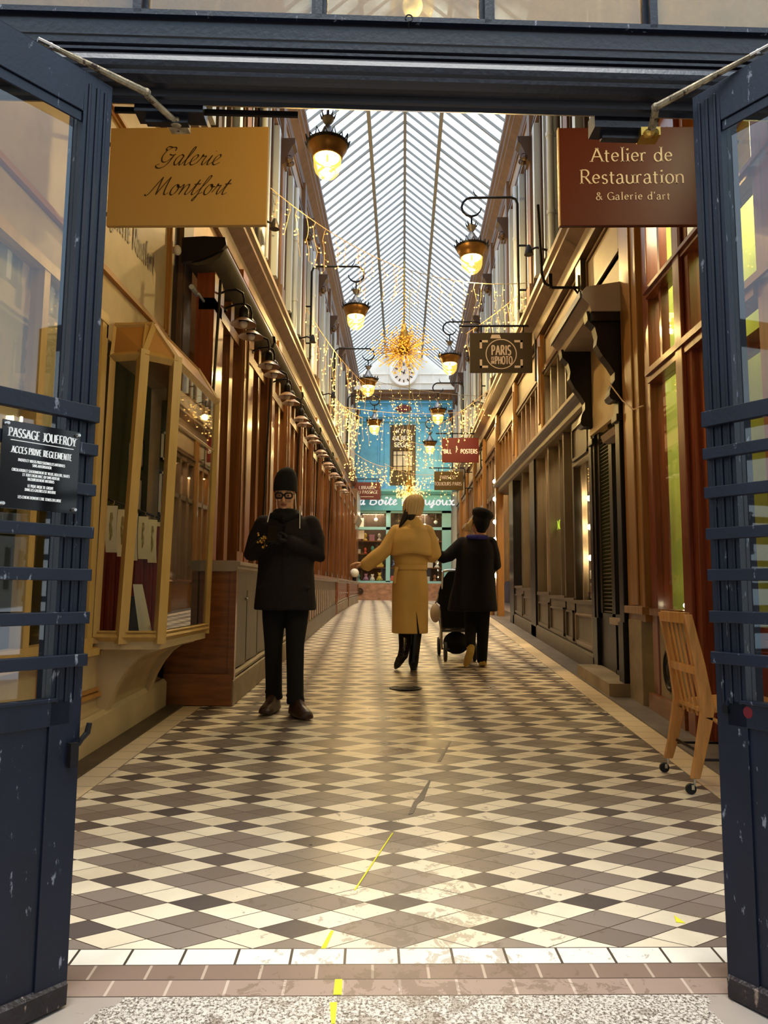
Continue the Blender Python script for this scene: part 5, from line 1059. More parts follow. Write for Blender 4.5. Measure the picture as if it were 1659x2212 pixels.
tag(MB().hexa([(1.70, 3.80, .626), (1.78, 3.80, .626), (1.78, 4.02, .626), (1.70, 4.02, .626)], [(1.80, 3.80, .98), (1.82, 3.80, .98), (1.82, 4.02, .98), (1.80, 4.02, .98)]).build('pine_board', 'chair_wood'), 'small pale wooden board standing on the seat of the folding chair', 'board')
# ================================================================== RIGHT: PILASTER, PORTAL, DARK SHOPFRONT
w = thing('trim_900', (XR, 5.9, fz(5.9)), 'tall orange-brown pilaster on a stone pedestal beside the red shopfront', 'pilaster', kind='structure'); w.name = num('trim')
q = MB().box(XR - .05, XR + .1, 5.68, 6.10, .92, 4.66).box(XR - .065, XR - .05, 5.80, 5.98, 1.05, 4.5); q.box(XR - .08, XR + .1, 5.66, 6.12, .98, 1.04); q.build('shaft', 'orange_wood', w, bevel=.004)
q = MB().box(XR - .06, XR + .1, 5.76, 6.08, fz(5.8) - .02, .93); q.build('pedestal', 'stone', w, bevel=.006)
pt = thing('door_3', (XR, 6.7, fz(6.7)), 'black carved doorway with scrolled consoles and louvred door on the right', 'door', kind='structure')
q = MB()
for y0, y1 in ((6.14, 6.26), (7.16, 7.28)):
    jx = XR - (.075 if y0 < 7 else .02)
    q.box(jx, XR + .1, y0, y1, fz(y0) + .1, 2.80).box(jx - .015, XR + .1, y0 - .01, y1 + .01, fz(y0) + .1, .9).box(jx - .025, XR + .1, y0 - .02, y1 + .02, 2.62, 2.68)
q.build('jamb', 'black_paint', pt, bevel=.004)
for y0, y1 in ((6.14, 6.26), (7.16, 7.28)):
    q = MB(); cv = [(XR + .05, 2.80), (XR - .12, 2.80), (XR - .15, 2.86), (XR - .13, 2.93), (XR - .10, 2.98), (XR - .10, 3.05), (XR - .14, 3.12), (XR - .20, 3.20), (XR - .25, 3.30), (XR - .24, 3.37), (XR - .26, 3.46), (XR - .32, 3.52), (XR - .33, 3.60), (XR + .05, 3.60)]
    q.extr([(x, y0, z) for x, z in cv], (0, y1 - y0, 0)); q.tube([(XR - .11, y0 - .02, 2.84), (XR - .11, y1 + .02, 2.84)], .045, 10); q.build('console', 'black_paint', pt)
q = MB(); q.prof([(XR + .05, 3.58), (XR - .30, 3.58), (XR - .32, 3.64), (XR - .38, 3.70), (XR - .38, 3.76), (XR - .34, 3.80), (XR + .05, 3.86)], 6.08, 7.34); q.build('hood', 'facade_cream', pt)
q = MB(); q.prof([(XR - .385, 3.70), (XR - .40, 3.70), (XR - .40, 3.76), (XR - .385, 3.76)], 6.08, 7.34); q.box(XR - .30, XR, 6.10, 6.13, 3.50, 3.58); q.build('hood_edge', 'black_paint', pt)
q = MB().box(XR - .03, XR + .05, 6.26, 7.16, 2.72, 3.58).box(XR - .06, XR - .03, 6.26, 7.16, 2.70, 2.76); q.build('frieze', 'cream', pt)
text('21', (XR - .034, 6.75, 3.08), (0, -1, 0), (0, 0, 1), .22, 'ink', pt, w=.13, thin=.5) if False else None
q = MB().box(XR + .0, XR + .06, 6.26, 7.16, fz(6.7) + .1, .95).box(XR + .0, XR + .06, 6.26, 6.34, .9, 2.72).box(XR + .0, XR + .06, 7.06, 7.16, .9, 2.72).box(XR, XR + .06, 6.64, 6.74, .9, 2.72)
q.box(XR - .015, XR, 6.32, 6.62, .42, .46).box(XR - .015, XR, 6.32, 6.62, .86, .90).box(XR - .015, XR, 6.32, 6.35, .42, .9).box(XR - .015, XR, 6.59, 6.62, .42, .9); q.build('leaf', 'black_paint', pt)
q = MB()
for k in range(48): z = .96 + .036 * k; q.hexa([(XR + .01, 6.74, z), (XR + .05, 6.74, z + .02), (XR + .05, 7.06, z + .02), (XR + .01, 7.06, z)], [(XR + .01, 6.74, z + .006), (XR + .05, 6.74, z + .026), (XR + .05, 7.06, z + .026), (XR + .01, 7.06, z + .006)])
q.build('louvre', 'dark_taupe', pt)
MB().box(XR + .02, XR + .026, 6.34, 6.64, .95, 2.55).build('pane', 'pane_strong', pt); MB().box(XR + .04, XR + .046, 6.34, 6.64, .95, 2.6).build('curtain', 'facade_cream', pt)
q = MB().box(XR - .04, XR + .02, 6.28, 6.70, .86, .92); q.prof([(XR + .02, 2.52), (XR - .06, 2.54), (XR - .08, 2.60), (XR + .02, 2.62)], 6.28, 6.70); q.build('moulding', 'facade_cream', pt)
q = MB(); q.ring([[(XR - .22, y, fz(y) - .01), (XR + .05, y, fz(y) - .01), (XR + .05, y, fz(y) + .115), (XR - .22, y, fz(y) + .115)] for y in (6.12, 6.7, 7.2)]); trim(q, 'stone', 'worn stone doorstep under the black carved doorway')
MB_l = MB().tube([(XR - .15, 6.20, 3.0), (XR - .10, 5.95, 2.75), (XR - .07, 5.75, 2.62), (XR - .06, 5.55, 2.60)], .006, 5); tag(MB_l.build('loose_cable', 'cord_gold'), 'thin slack cable from the doorway console across the orange pilaster', 'cable')
# low panelled stall riser of the dark shopfront
ds_ = thing('dark_shopfront', (XR, 10, fz(10)), 'long taupe-grey panelled shopfront with tall recessed windows on the right', 'shopfront', kind='structure')
segs = [(7.34, 8.13), (8.19, 8.60), (8.66, 9.50), (9.56, 10.33), (10.80, 11.58), (11.64, 12.45)]
def sillz(y): return fz(y) + (.70 if y < 8.15 else .68)
for y0, y1 in segs:
    z1 = sillz(y0); za, zb = fz(y0), fz(y1)
    q = MB(); q.ring([[(XR, y, fz(y) + .0), (XR + .08, y, fz(y)), (XR + .08, y, z1), (XR, y, z1)] for y in (y0 - .03, y1 + .03)]); q.box(XR - .02, XR + .22, y0 - .03, y1 + .03, z1 - .02, z1 + .02); q.build('stall_riser', 'taupe', ds_)
    q = MB(); zt_ = z1 - .12
    for (a, b_) in ((0, 0), (.02, .02)):
        q.ring([[(XR - .022 + a, y0 + .03 + b_, fz(y0) + .22 + b_), (XR, y0 + .03 + b_, fz(y0) + .22 + b_), (XR, y0 + .03 + b_, fz(y0) + .25 + b_), (XR - .022 + a, y0 + .03 + b_, fz(y0) + .25 + b_)], [(XR - .022 + a, y1 - .03 - b_, fz(y1) + .22 + b_), (XR, y1 - .03 - b_, fz(y1) + .22 + b_), (XR, y1 - .03 - b_, fz(y1) + .25 + b_), (XR - .022 + a, y1 - .03 - b_, fz(y1) + .25 + b_)]])
        q.box(XR - .022 + a, XR, y0 + .03 + b_, y1 - .03 - b_, zt_ - .02 - b_, zt_ - b_)
        for yy_ in (y0 + .03 + b_, y1 - .05 - b_): q.box(XR - .022 + a, XR, yy_, yy_ + .02, fz(yy_) + .23, zt_)
    q.build('panel_moulding', 'facade_cream' if y0 < 7.5 else 'taupe', ds_)
q = MB(); Y = [7.28 + .53 * k for k in range(11)]; q.ring([[(XR - .03, y, fz(y)), (XR + .05, y, fz(y)), (XR + .05, y, fz(y) + .19), (XR - .015, y, fz(y) + .19), (XR - .03, y, fz(y) + .165)] for y in Y]); q.build('plinth', 'taupe', ds_)
for y0, y1, m in ((7.24, 7.34, 'black_paint'), (8.13, 8.19, 'dark_taupe'), (8.60, 8.66, 'taupe'), (9.50, 9.56, 'taupe'), (10.33, 10.42, 'taupe'), (10.42, 10.80, 'black_paint'), (11.58, 11.64, 'taupe'), (12.45, 12.9, 'black_paint')):
    q = MB(); dd = .0 if m != 'black_paint' else -.03
    q.ring([[(XR + dd, y0, fz(y0)), (XR + dd, y1, fz(y1)), (XR + .24, y1, fz(y1)), (XR + .24, y0, fz(y0))], [(XR + dd, y0, 3.08), (XR + dd, y1, 3.08), (XR + .24, y1, 3.08), (XR + .24, y0, 3.08)]]); q.build('post', m, ds_)
for k, (y0, y1) in enumerate(segs):
    MB().box(XR + .08, XR + .086, y0, y1, sillz(y0), 3.08).build('pane', 'pane_strong', ds_)
    q = MB().box(XR + .05, XR + .11, y0, y0 + .05, sillz(y0), 3.08).box(XR + .05, XR + .11, (y0 + y1) / 2 - .02 + (.26 if k == 0 else 0), (y0 + y1) / 2 + .02 + (.26 if k == 0 else 0), sillz(y0), 3.08); q.build('mullion', 'facade_cream' if k in (0, 3) else 'taupe', ds_)
    if k in (2, 3, 4): MB().box(XR + .23, XR + .8, y1 - .05, y1 - .02, sillz(y0), 3.05).build('lining', 'cream', ds_)
q = MB(); q.prof([(XR + .25, 3.06), (XR - .03, 3.06), (XR - .05, 3.10), (XR - .05, 3.16), (XR - .09, 3.20), (XR - .12, 3.22), (XR - .12, 3.27), (XR + .05, 3.29), (XR + .25, 3.29)], 7.24, 14.4); q.build('lintel', 'taupe', ds_)
q = MB().box(XR - .124, XR - .12, 7.24, 14.4, 3.225, 3.265); q.build('lintel_edge', 'facade_cream', ds_)
q = MB().box(XR - .01, XR + .05, 7.34, 8.13, 2.55, 3.06).box(XR - .03, XR - .01, 7.40, 8.08, 2.60, 2.63).box(XR - .03, XR - .01, 7.40, 8.08, 2.95, 2.98).box(XR - .03, XR - .01, 7.40, 7.43, 2.6, 2.98).box(XR - .03, XR - .01, 8.05, 8.08, 2.6, 2.98); q.build('head_panel', 'taupe', ds_)
MB().box(XR + .10, XR + .30, 7.34, 8.1, sillz(7.5) + .02, sillz(7.5) + .10).build('inner_sill', 'black_paint', ds_)
for k, (z) in enumerate((2.18, 1.86, 1.52)):
    q = MB().ball((2.065, 7.98, z), .032, 12, 8); tag(q.build('spot_bulb', 'spot_white', smooth=True), '%s of three bright bulbs in a column in the dark shop window' % ('top', 'middle', 'lowest')[k], 'bulb')
    l = bpy.data.lights.new('window_bulb', 'POINT'); l.energy = 7; l.color = (1, .75, .4); l.shadow_soft_size = .04; o = bpy.data.objects.new('window_bulb', l); COL.objects.link(o); o.location = (2.07, 7.90, z)
tag(MB().tube([(2.10, 7.99, 1.09), (2.10, 7.99, 2.55)], .008, 6).build('bulb_stand', 'black_metal'), 'thin black stand carrying the three bright bulbs', 'stand')
cur = MB()
for k in range(10): cur.tube([(2.45 + .01 * (k % 2), 7.3 + .045 * k, 1.06), (2.45 + .01 * (k % 2), 7.3 + .045 * k, 2.5)], .022, 6)
tag(cur.build('shop_curtain', 'pink_fascia', smooth=True), 'pale pinkish curtain behind the bright bulbs in the dark shop window', 'curtain')
ne = thing('neon_sign', (2.03, 9.4, 1.95), 'small green neon word glowing in the dark shop window', 'neon sign')
text('VENDUS', (2.03, 9.38, 1.96), (0, -1, 0), (0, 0, 1), .15, 'neon_green', ne, w=.12, serif=False, thin=.9)
for y in (8.6, 10.0, 11.5): l = bpy.data.lights.new('dark_shop_light', 'AREA'); l.energy = 110; l.size = .5; l.color = (1, .75, .42); o = bpy.data.objects.new('dark_shop_light', l); COL.objects.link(o); o.location = (2.7, y, 3.9)
# transom windows and fascia, right
for k, (y0, y1) in enumerate(((7.5, 9.6), (9.85, 11.9), (12.15, 14.2))):
    wn2 = thing('window_t', (XR, y0, 3.29), '%s row of transom lights above the dark shopfront' % ORD[k], 'window', kind='structure'); wn2.name = num('window')
    q = MB(); n = 5; st = (y1 - y0) / n
    for i in range(n + 1): q.box(XR - .02, XR + .06, y0 + st * i - .025, y0 + st * i + .025, 3.29, 4.10)
    q.box(XR - .03, XR + .06, y0, y1, 4.06, 4.14); q.build('frame', ('taupe', 'facade_brown', 'orange_wood')[k], wn2)
    MB().box(XR + .02, XR + .026, y0, y1, 3.29, 4.08).build('pane', 'pane_strong', wn2)
fs = thing('trim_901', (XR, 12, 4.1), 'cream panelled fascia above the right-hand shopfronts', 'trim', kind='structure'); fs.name = num('trim')
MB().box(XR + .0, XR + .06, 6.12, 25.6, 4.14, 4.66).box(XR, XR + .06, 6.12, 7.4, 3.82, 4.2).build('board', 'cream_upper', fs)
q = MB(); PR = [7.45, 9.72, 12.0, 14.3, 16.6, 18.9, 21.2, 23.5, 25.6]
for k in range(len(PR)):
    y0 = PR[k - 1] + .14 if k else 6.2; y1 = PR[k] - .14
    for z in (4.20, 4.60): q.box(XR - .022, XR, y0, y1, z - .014, z + .014)
    for y in (y0, y1): q.box(XR - .022, XR, y - .014, y + .014, 4.2, 4.6)
q.box(XR - .05, XR, 7.5, 25.6, 4.10, 4.15).build('panel_moulding', 'facade_brown', fs)
for k, y in enumerate(PR[:-1]):
    z0 = 3.27 if y < 14 else fz(y)
    q = MB().box(XR - .07, XR + .05, y - .11, y + .11, z0, 4.66).box(XR - .085, XR - .07, y - .05, y + .05, z0 + .15, 4.5)
    trim(q, 'orange_wood' if k else 'dark_taupe', '%s orange-brown pilaster on the right, counted from the black doorway' % ORD[k])
# far right shops
for k in range(5):
    y0, y1 = PR[3 + k] + .11, PR[4 + k] - .11
    t = thing('shopfront', (XR, y0, fz(y0)), '%s orange-brown glazed shopfront beyond the dark one on the right' % ORD[k], 'shopfront', kind='structure')
    zb = fz(y1) + .62; q = MB(); q.ring([[(XR - .01, y, fz(y)), (XR + .08, y, fz(y)), (XR + .08, y, zb), (XR - .01, y, zb)] for y in (y0, y1)]); q.box(XR - .04, XR + .1, y0, y1, zb - .03, zb + .02); q.build('stall_riser', 'box_wood', t)
    q = MB(); n = 4; st = (y1 - y0) / n
    for i in range(n + 1): q.box(XR - .02, XR + .08, y0 + st * i - .04, y0 + st * i + .04, zb, 4.1)
    for z in (3.1, 3.98): q.box(XR - .02, XR + .08, y0, y1, z, z + .10)
    q.build('frame', ('facade_brown', 'orange_wood')[k % 2], t)
    MB().box(XR + .05, XR + .056, y0, y1, zb, 4.0).build('pane', 'pane', t)
    MB().box(XR + .5, XR + .54, y0, y1, zb, 4.0).build('backdrop', 'cream', t)
    l = bpy.data.lights.new('far_shop_light', 'AREA'); l.energy = 10; l.size = .4; l.color = (1, .62, .28); o = bpy.data.objects.new('far_shop_light', l); COL.objects.link(o); o.location = (XR + .3, (y0 + y1) / 2, 3.9)
for k in range(6):
    tag(MB().ball((XR - .07, 14.52, 3.35 - .36 * k - (.1 if k > 1 else 0)), .045, 12, 8).build('globe_bulb', 'spot_white', smooth=True), '%s round bulb in a vertical row beside the first orange shopfront, from the top' % ORD[k].replace('nearest', 'first'), 'bulb')
tag(MB().tube([(XR - .05, 14.56, 3.7), (XR - .05, 14.56, 1.25)], .02, 8).build('bulb_pole', 'white_paint'), 'pale pole carrying the vertical row of round bulbs', 'pole')
q = MB().tube([(XR - .15, 14.55, fz(14.5)), (XR - .15, 14.55, 1.30)], [.055, .05], 10).lathe([(.03, 0), (.075, .02), (.03, .06), (.05, .10), (.02, .16), (.001, .22)], (XR - .15, 14.55, 1.28), 12)
tag(q.build('bollard_post', 'orange_wood', smooth=True), 'short turned orange-brown post standing before the far right shops', 'post')
# iron bracket left of nothing, right side
b = MB().tube([(XR, 7.42, 4.37), (1.58, 7.42, 4.37), (1.50, 7.42, 4.42), (1.47, 7.42, 4.52), (1.44, 7.42, 5.3)], .016, 8).tube([(XR - .05, 7.42, 4.0), (XR - .04, 7.42, 4.25), (XR - .12, 7.42, 4.36)], .012, 6).tube([(1.56, 7.42, 4.37), (1.56, 7.42, 4.52)], .022, 8)
tag(b.build('iron_bracket', 'black_metal', smooth=True), 'bare black iron sign bracket on the right wall above the carved doorway', 'bracket')
for k, (y, z) in enumerate(((8.9, 5.5), (12.6, 5.4), (16.2, 5.4))):
    t = MB().tube([(1.88, y, z), (1.70, y, z + .05), (1.62, y, z + .02)], .014, 6).lathe([(.02, .08), (.03, .06), (.05, 0), (.06, -.05)], (1.60, y, z), 10)
    tag(t.build('wall_spotlight', 'iron'), '%s small dark spotlight on the right upper wall' % ORD[k], 'spotlight')
    t = MB().tube([(-1.85, y - .7, z), (-1.66, y - .7, z + .05), (-1.58, y - .7, z + .02)], .014, 6).lathe([(.02, .08), (.03, .06), (.05, 0), (.06, -.05)], (-1.56, y - .7, z), 10)
    tag(t.build('wall_spotlight', 'iron'), '%s small dark spotlight on the left upper wall' % ORD[k], 'spotlight')
# ================================================================== LANTERNS
def lantern(i, x, y, s, label):
    t = thing('gas_lantern', (x, y, 5.9), label, 'lantern')
    xw_ = s * 1.72; za = 7.12
    P = [(xw_, y, 5.35), (xw_, y, za - .10), (xw_ - s * .03, y, za - .03), (xw_ - s * .10, y, za)]
    c0 = x + s * .0; r = .15
    P += [(x + s * .02, y, za)]
    P += [(x + s * 0 - s * r * sin(R(a)) * 1.0, y, za - r + r * cos(R(a))) for a in (10, 30, 60, 90, 120, 150, 180, 210, 240, 265)]
    b = MB().tube(P, [.020] * 5 + [.020, .020, .019, .018, .018, .018, .020, .016, .012, .008], 8)
    b.tube([(x + s * .10, y, za), (x + s * .06, y, za + .04), (x + s * .03, y, za + .10), (x + s * .04, y, za + .14)], [.012, .010, .007, .003], 6)
    for z in (5.65, 6.35): b.tube([(xw_, y, z), (s * 1.87, y, z)], .016, 6)
    b.tube([(x, y, za - .31), (x, y, 6.66)], .014, 8)
    b.build('bracket', 'black_metal', t, smooth=True)
    MB().lathe([(.001, 5.895 - 5.9), (.05, .008), (.10, .04), (.14, .09), (.158, .15), (.163, .22), (.163, .27)], (x, y, 5.9), 24).build('globe', 'lamp_glass', t, smooth=True)
    MB().ring([[(x + r_ * cos(2 * pi * k / 24), y + r_ * sin(2 * pi * k / 24), 5.9 + z) for k in range(24)] for r_, z in ((.165, .25), (.180, .27), (.185, .31), (.20, .33), (.23, .38), (.235, .41), (.20, .44), (.14, .46), (.13, .455), (.15, .34), (.150, .26), (.165, .25))], caps=False).build('hood', 'lamp_metal', t, smooth=True)
    MB().lathe([(.19, .44), (.13, .50), (.075, .58), (.05, .64), (.03, .66), (.03, .68), (.055, .71), (.075, .76), (.055, .76), (.02, .72), (.015, .80)], (x, y, 5.9), 16).build('roof', 'lamp_cone', t, smooth=True)
    q = MB()
    for k in range(16):
        a = 2 * pi * k / 16; a2 = a + pi / 16; r1, r2 = .235, .262
        q.tube([(x + r1 * cos(a - .14), y + r1 * sin(a - .14), 6.31), (x + r2 * cos(a), y + r2 * sin(a), 6.31 + (.085 if k % 2 else .055)), (x + r1 * cos(a + .14), y + r1 * sin(a + .14), 6.31)], .009, 5)
    q.ring([[(x + r_ * cos(2 * pi * k / 24), y + r_ * sin(2 * pi * k / 24), z) for k in range(24)] for r_, z in ((.235, 6.30), (.248, 6.33), (.240, 6.335), (.230, 6.31))], caps=False)
    for k in range(8):
        a = 2 * pi * k / 8; q.tube([(x + .07 * cos(a), y + .07 * sin(a), 6.65), (x + .095 * cos(a), y + .095 * sin(a), 6.72)], [.012, .004], 5)
    q.build('crown', 'black_metal', t)
    MB().ring([[(x + r_ * cos(2 * pi * k / 20), y + r_ * sin(2 * pi * k / 20), z) for k in range(20)] for r_, z in ((.135, 6.15), (.145, 6.16), (.135, 6.20), (.05, 6.21), (.001, 6.205))], caps=False).build('reflector', 'lamp_ring', t)
    MB().ball((x, y, 6.07), .040, 12, 8).lathe([(.03, 0), (.05, .012), (.02, .03)], (x, y, 5.955), 12).build('bulb', 'bulb_hot', t, smooth=True)
    MB().tube([(x, y, 6.10), (x, y, 6.2)], .012, 6).ring([[(x + r_ * cos(2 * pi * k / 20), y + r_ * sin(2 * pi * k / 20), 5.985 + z) for k in range(20)] for r_, z in ((.10, 0), (.105, .006), (.10, .012))], caps=False).build('fitting', 'brass', t)
    l = bpy.data.lights.new('lantern_light', 'POINT'); l.energy = LP * (1.7 if y < 9 else 1.1 if y < 12 else .8); l.shadow_soft_size = .05; l.color = (1, .67, .24); o = bpy.data.objects.new('lantern_light', l); COL.objects.link(o); o.location = (x, y, 5.87)
LP = 135
for i, (x, y, s) in enumerate(((-.905, 7.9, -1), (1.02, 10.46, 1), (-.89, 12.8, -1), (1.02, 15.6, 1), (-.885, 17.4, -1), (.99, 20.4, 1), (-.90, 21.8, -1), (.93, 25.0, 1))):
    lantern(i, x, y, s, '%s lit gas-style lantern on a scrolled bracket from the %s wall' % (ORD[i // 2], 'left' if s < 0 else 'right'))
# ================================================================== PEOPLE
def remesh(o, v, it=4, f=.5):
    m = o.modifiers.new('remesh', 'REMESH'); m.mode = 'VOXEL'; m.voxel_size = v; m.use_smooth_shade = True
    if it: s = o.modifiers.new('smooth', 'SMOOTH'); s.iterations = it; s.factor = f
    return o
def ell(c, rx, ry, n=28, rot=0, sq=2.0):
    out = []
    for i in range(n):
        a = 2 * pi * i / n; ca, sa = cos(a), sin(a); k = (abs(ca) ** sq + abs(sa) ** sq) ** (-1 / sq); x, y = rx * ca * k, ry * sa * k
        out.append((c[0] + x * cos(rot) - y * sin(rot), c[1] + x * sin(rot) + y * cos(rot), c[2]))
    return out
def hand(mb, wrist, d, palm, thumb_side, curl=.6, L=.185):
    """palm and five separate fingers; d = pointing direction, palm = direction the palm faces, curl bends the fingers towards it"""
    d = Vector(d).normalized(); palm = Vector(palm).normalized(); side = d.cross(palm).normalized() * thumb_side; palm = side.cross(d).normalized() * (1 if side.cross(d).dot(palm) > 0 else -1)
    w = Vector(wrist); pl_ = L * .50
    mb.capsule([w - d * .03, w + d * .02, w + d * pl_ * .9], [(.026, .020), (.034, .018), (.039, .014)], 12)
    for k, (o, ln, r) in enumerate(((.030, .92, .0088), (.010, 1.0, .0092), (-.010, .94, .0088), (-.029, .76, .0078))):
        b = w + d * (pl_ * .82) + side * o; P = [b]; dirv = d + side * (o * 1.5); dirv.normalize(); a = 0
        for s, seg in enumerate((.40, .32, .28)):
            a += curl * (.55, .75, .5)[s]; q = dirv * cos(a) + palm * sin(a); P.append(P[-1] + q * (L * .47 * ln * seg))
        mb.capsule(P, [r * 1.1, r, r * .92, r * .8], 8)
    tb = w + d * (pl_ * .25) + side * .026; t1 = (d * .75 + side * .6 + palm * .35).normalized(); t2 = (d * .9 + side * .1 + palm * .5).normalized()
    mb.capsule([tb, tb + t1 * .035, tb + t1 * .035 + t2 * .030], [.0125, .0105, .0085], 8)
def headmesh(mb, c, fwd, down=0.0, s=1.0, ears=True):
    """head with brow, eye sockets, nose, lips, chin and ears; c = centre at eye height"""
    c = Vector(c); f = Vector(fwd).normalized(); Rm = Matrix.Rotation(math.atan2(f.x, -f.y), 4, 'Z') @ Matrix.Rotation(down, 4, 'X'); T = Matrix.Translation(c) @ Rm @ Matrix.Scale(s, 4)
    h = MB()   # local frame: face looks to -Y
    rings = []
    for z, rx, yb, yf in ((-.118, .012, -.030, -.066), (-.112, .034, -.005, -.084), (-.095, .051, .030, -.092), (-.07, .061, .060, -.090), (-.04, .064, .082, -.089), (-.01, .069, .094, -.087), (.02, .073, .100, -.090), (.05, .074, .100, -.089), (.08, .068, .090, -.078), (.105, .050, .066, -.054), (.122, .020, .030, -.018)):
        rings.append([(rx * cos(2 * pi * i / 24), (yb + yf) / 2 + (yb - yf) / 2 * sin(2 * pi * i / 24), z) for i in range(24)])
    h.ring(rings)
    h.capsule([(0, -.088, .012), (0, -.104, -.016), (0, -.118, -.036)], [.008, .012, .015], 8); h.ball((-.012, -.098, -.038), .008, 8, 5); h.ball((.012, -.098, -.038), .008, 8, 5)
    h.capsule([(-.045, -.074, .020), (-.02, -.089, .024), (.02, -.089, .024), (.045, -.074, .020)], [.006, .008, .008, .006], 8)
    h.capsule([(-.022, -.085, -.062), (0, -.094, -.060), (.022, -.085, -.062)], [.004, .0055, .004], 8); h.capsule([(-.019, -.085, -.073), (0, -.093, -.074), (.019, -.085, -.073)], [.004, .006, .004], 8)
    h.ball((0, -.080, -.103), .020, 10, 6); h.ball((-.038, -.066, -.030), .020, 8, 6); h.ball((.038, -.066, -.030), .020, 8, 6)
    for sx in (-1, 1): h.ball((sx * .031, -.079, .002), .0125, 10, 6)
    if ears:
        for sx in (-1, 1): h.ball((sx * .075, .012, -.010), .020, 8, 6, (.35, .7, 1.5))
    h.capsule([(0, .025, -.06), (0, .03, -.16)], [.052, .056], 14)
    mb._add([T @ Vector(v) for v in h.v], h.f); return T
# ---------------------------------------------------------------- standing man
F0 = fz(5.4)
man = thing('person', (-.87, 5.40, F0), 'person in black coat, beanie and thick black glasses facing the camera, looking down at hands', 'person')
b = MB(); HM = headmesh(b, (-.893, 5.385, 1.868), (0.05, -1, 0), R(14), .98)
b.ring([ell((-.88, 5.42, z), rx, ry) for z, rx, ry in ((1.05, .15, .10), (1.2, .15, .10), (1.4, .16, .11), (1.58, .18, .11), (1.66, .15, .09), (1.71, .06, .06))])
for sx, kx, kk, aa in ((-1, -.965, (-.965, 5.44, .74), (-.965, 5.495, .34)), (1, -.79, (-.795, 5.385, .74), (-.775, 5.335, .34))):
    b.capsule([(kx, 5.42, 1.10), kk, aa], [.075, .052, .040], 14)
AR = {-1: [(-1.055, 5.42, 1.64), (-1.135, 5.40, 1.41), (-1.02, 5.24, 1.49)], 1: [(-.70, 5.42, 1.64), (-.635, 5.40, 1.41), (-.83, 5.22, 1.50)]}
for s in (-1, 1): b.capsule(AR[s], [.045, .038, .028], 12)
ob = b.build('body', 'skin', man); remesh(ob, .006, 2)
b = MB(); hand(b, (-1.02, 5.24, 1.49), (.75, -.75, .25), (.6, .5, .5), 1, .75); hand(b, (-.83, 5.22, 1.50), (-.85, -.55, .1), (-.3, .8, .5), -1, .75)
remesh(b.build('gloves', 'glove', man), .005, 1)
b = MB()
b.ring([ell((-.88, 5.42, z), rx, ry, sq=2.3) for z, rx, ry in ((1.000, .232, .165), (1.03, .232, .165), (1.15, .222, .158), (1.3, .210, .150), (1.45, .212, .150), (1.56, .215, .148), (1.63, .200, .130), (1.68, .150, .110), (1.715, .105, .095), (1.745, .098, .098), (1.75, .09, .09))])
for s in (-1, 1): b.capsule([AR[s][0], ((AR[s][0][0] + AR[s][1][0]) / 2 + s * .01, 5.41, 1.53), AR[s][1], tuple((AR[s][1][i] + AR[s][2][i]) / 2 for i in range(3)), AR[s][2]], [.075, .070, .066, .058, .050], 16)
for s in (-1, 1): b.capsule([(-.88 + s * .12, 5.285, 1.17), (-.88 + s * .19, 5.31, 1.16)], [.012, .012], 8)
b.capsule([(-.868, 5.268, 1.02), (-.868, 5.268, 1.62)], [.010, .010], 6)
remesh(b.build('coat', 'coat_black', man), .009, 5)
b = MB(); b.ring([ell((-.885, 5.405, z), rx, ry) for z, rx, ry in ((1.66, .085, .085), (1.67, .115, .115), (1.70, .118, .118), (1.73, .105, .105), (1.750, .094, .094), (1.756, .082, .082))]); 
b.capsule([(-.98, 5.36, 1.70), (-.885, 5.285, 1.675), (-.79, 5.36, 1.70)], [.03, .034, .03], 10)
remesh(b.build('scarf', 'cloth_black', man), .008, 3)
b = MB()
for kx, kk, aa in ((-.962, (-.965, 5.44, .74), (-.963, 5.495, .37)), (-.79, (-.795, 5.385, .74), (-.778, 5.335, .37))):
    b.capsule([(kx, 5.42, 1.12), ((kx + kk[0]) / 2, 5.42, .92), kk, ((kk[0] + aa[0]) / 2, (kk[1] + aa[1]) / 2, .54), aa], [.100, .085, .068, .063, .062], 16)
    b.tube([(aa[0], aa[1], .365), (aa[0] + .004, aa[1], .33)], [.066, .066], 14).capsule([(aa[0] - .05, aa[1] - .03, .39), (aa[0] + .05, aa[1] - .03, .375)], [.016, .016], 8)
remesh(b.build('trousers', 'cloth_black', man), .008, 3)
def shoe(mb, heel, toe, z, h=.085, w=.045, sole=.02):
    heel = Vector((heel[0], heel[1], z)); toe = Vector((toe[0], toe[1], z)); d = (toe - heel).normalized(); s = Vector((-d.y, d.x, 0)); L = (toe - heel).length; rings = []
    for t, ww, hh in ((0, .55, .5), (.04, .85, .95), (.22, .95, 1.15), (.42, .95, 1.05), (.60, 1.02, .72), (.80, 1.05, .58), (.94, .85, .45), (1.0, .5, .28)):
        c = heel + d * (L * t); rings.append([c + s * (w * ww * cos(R(a))) + Vector((0, 0, (sole * .2 if sin(R(a)) < 0 else 0) + max(0, sin(R(a))) * h * hh + (.004 if sin(R(a)) < 0 else .012))) for a in range(0, 360, 30)])
    mb.ring(rings); return mb
b = MB(); shoe(b, (-.955, 5.54), (-.990, 5.25), F0 + .006, .105, .056); shoe(b, (-.795, 5.385), (-.655, 5.125), F0 - .002, .105, .058)
remesh(b.build('shoes', 'shoe_brown', man), .006, 2)
b = MB()
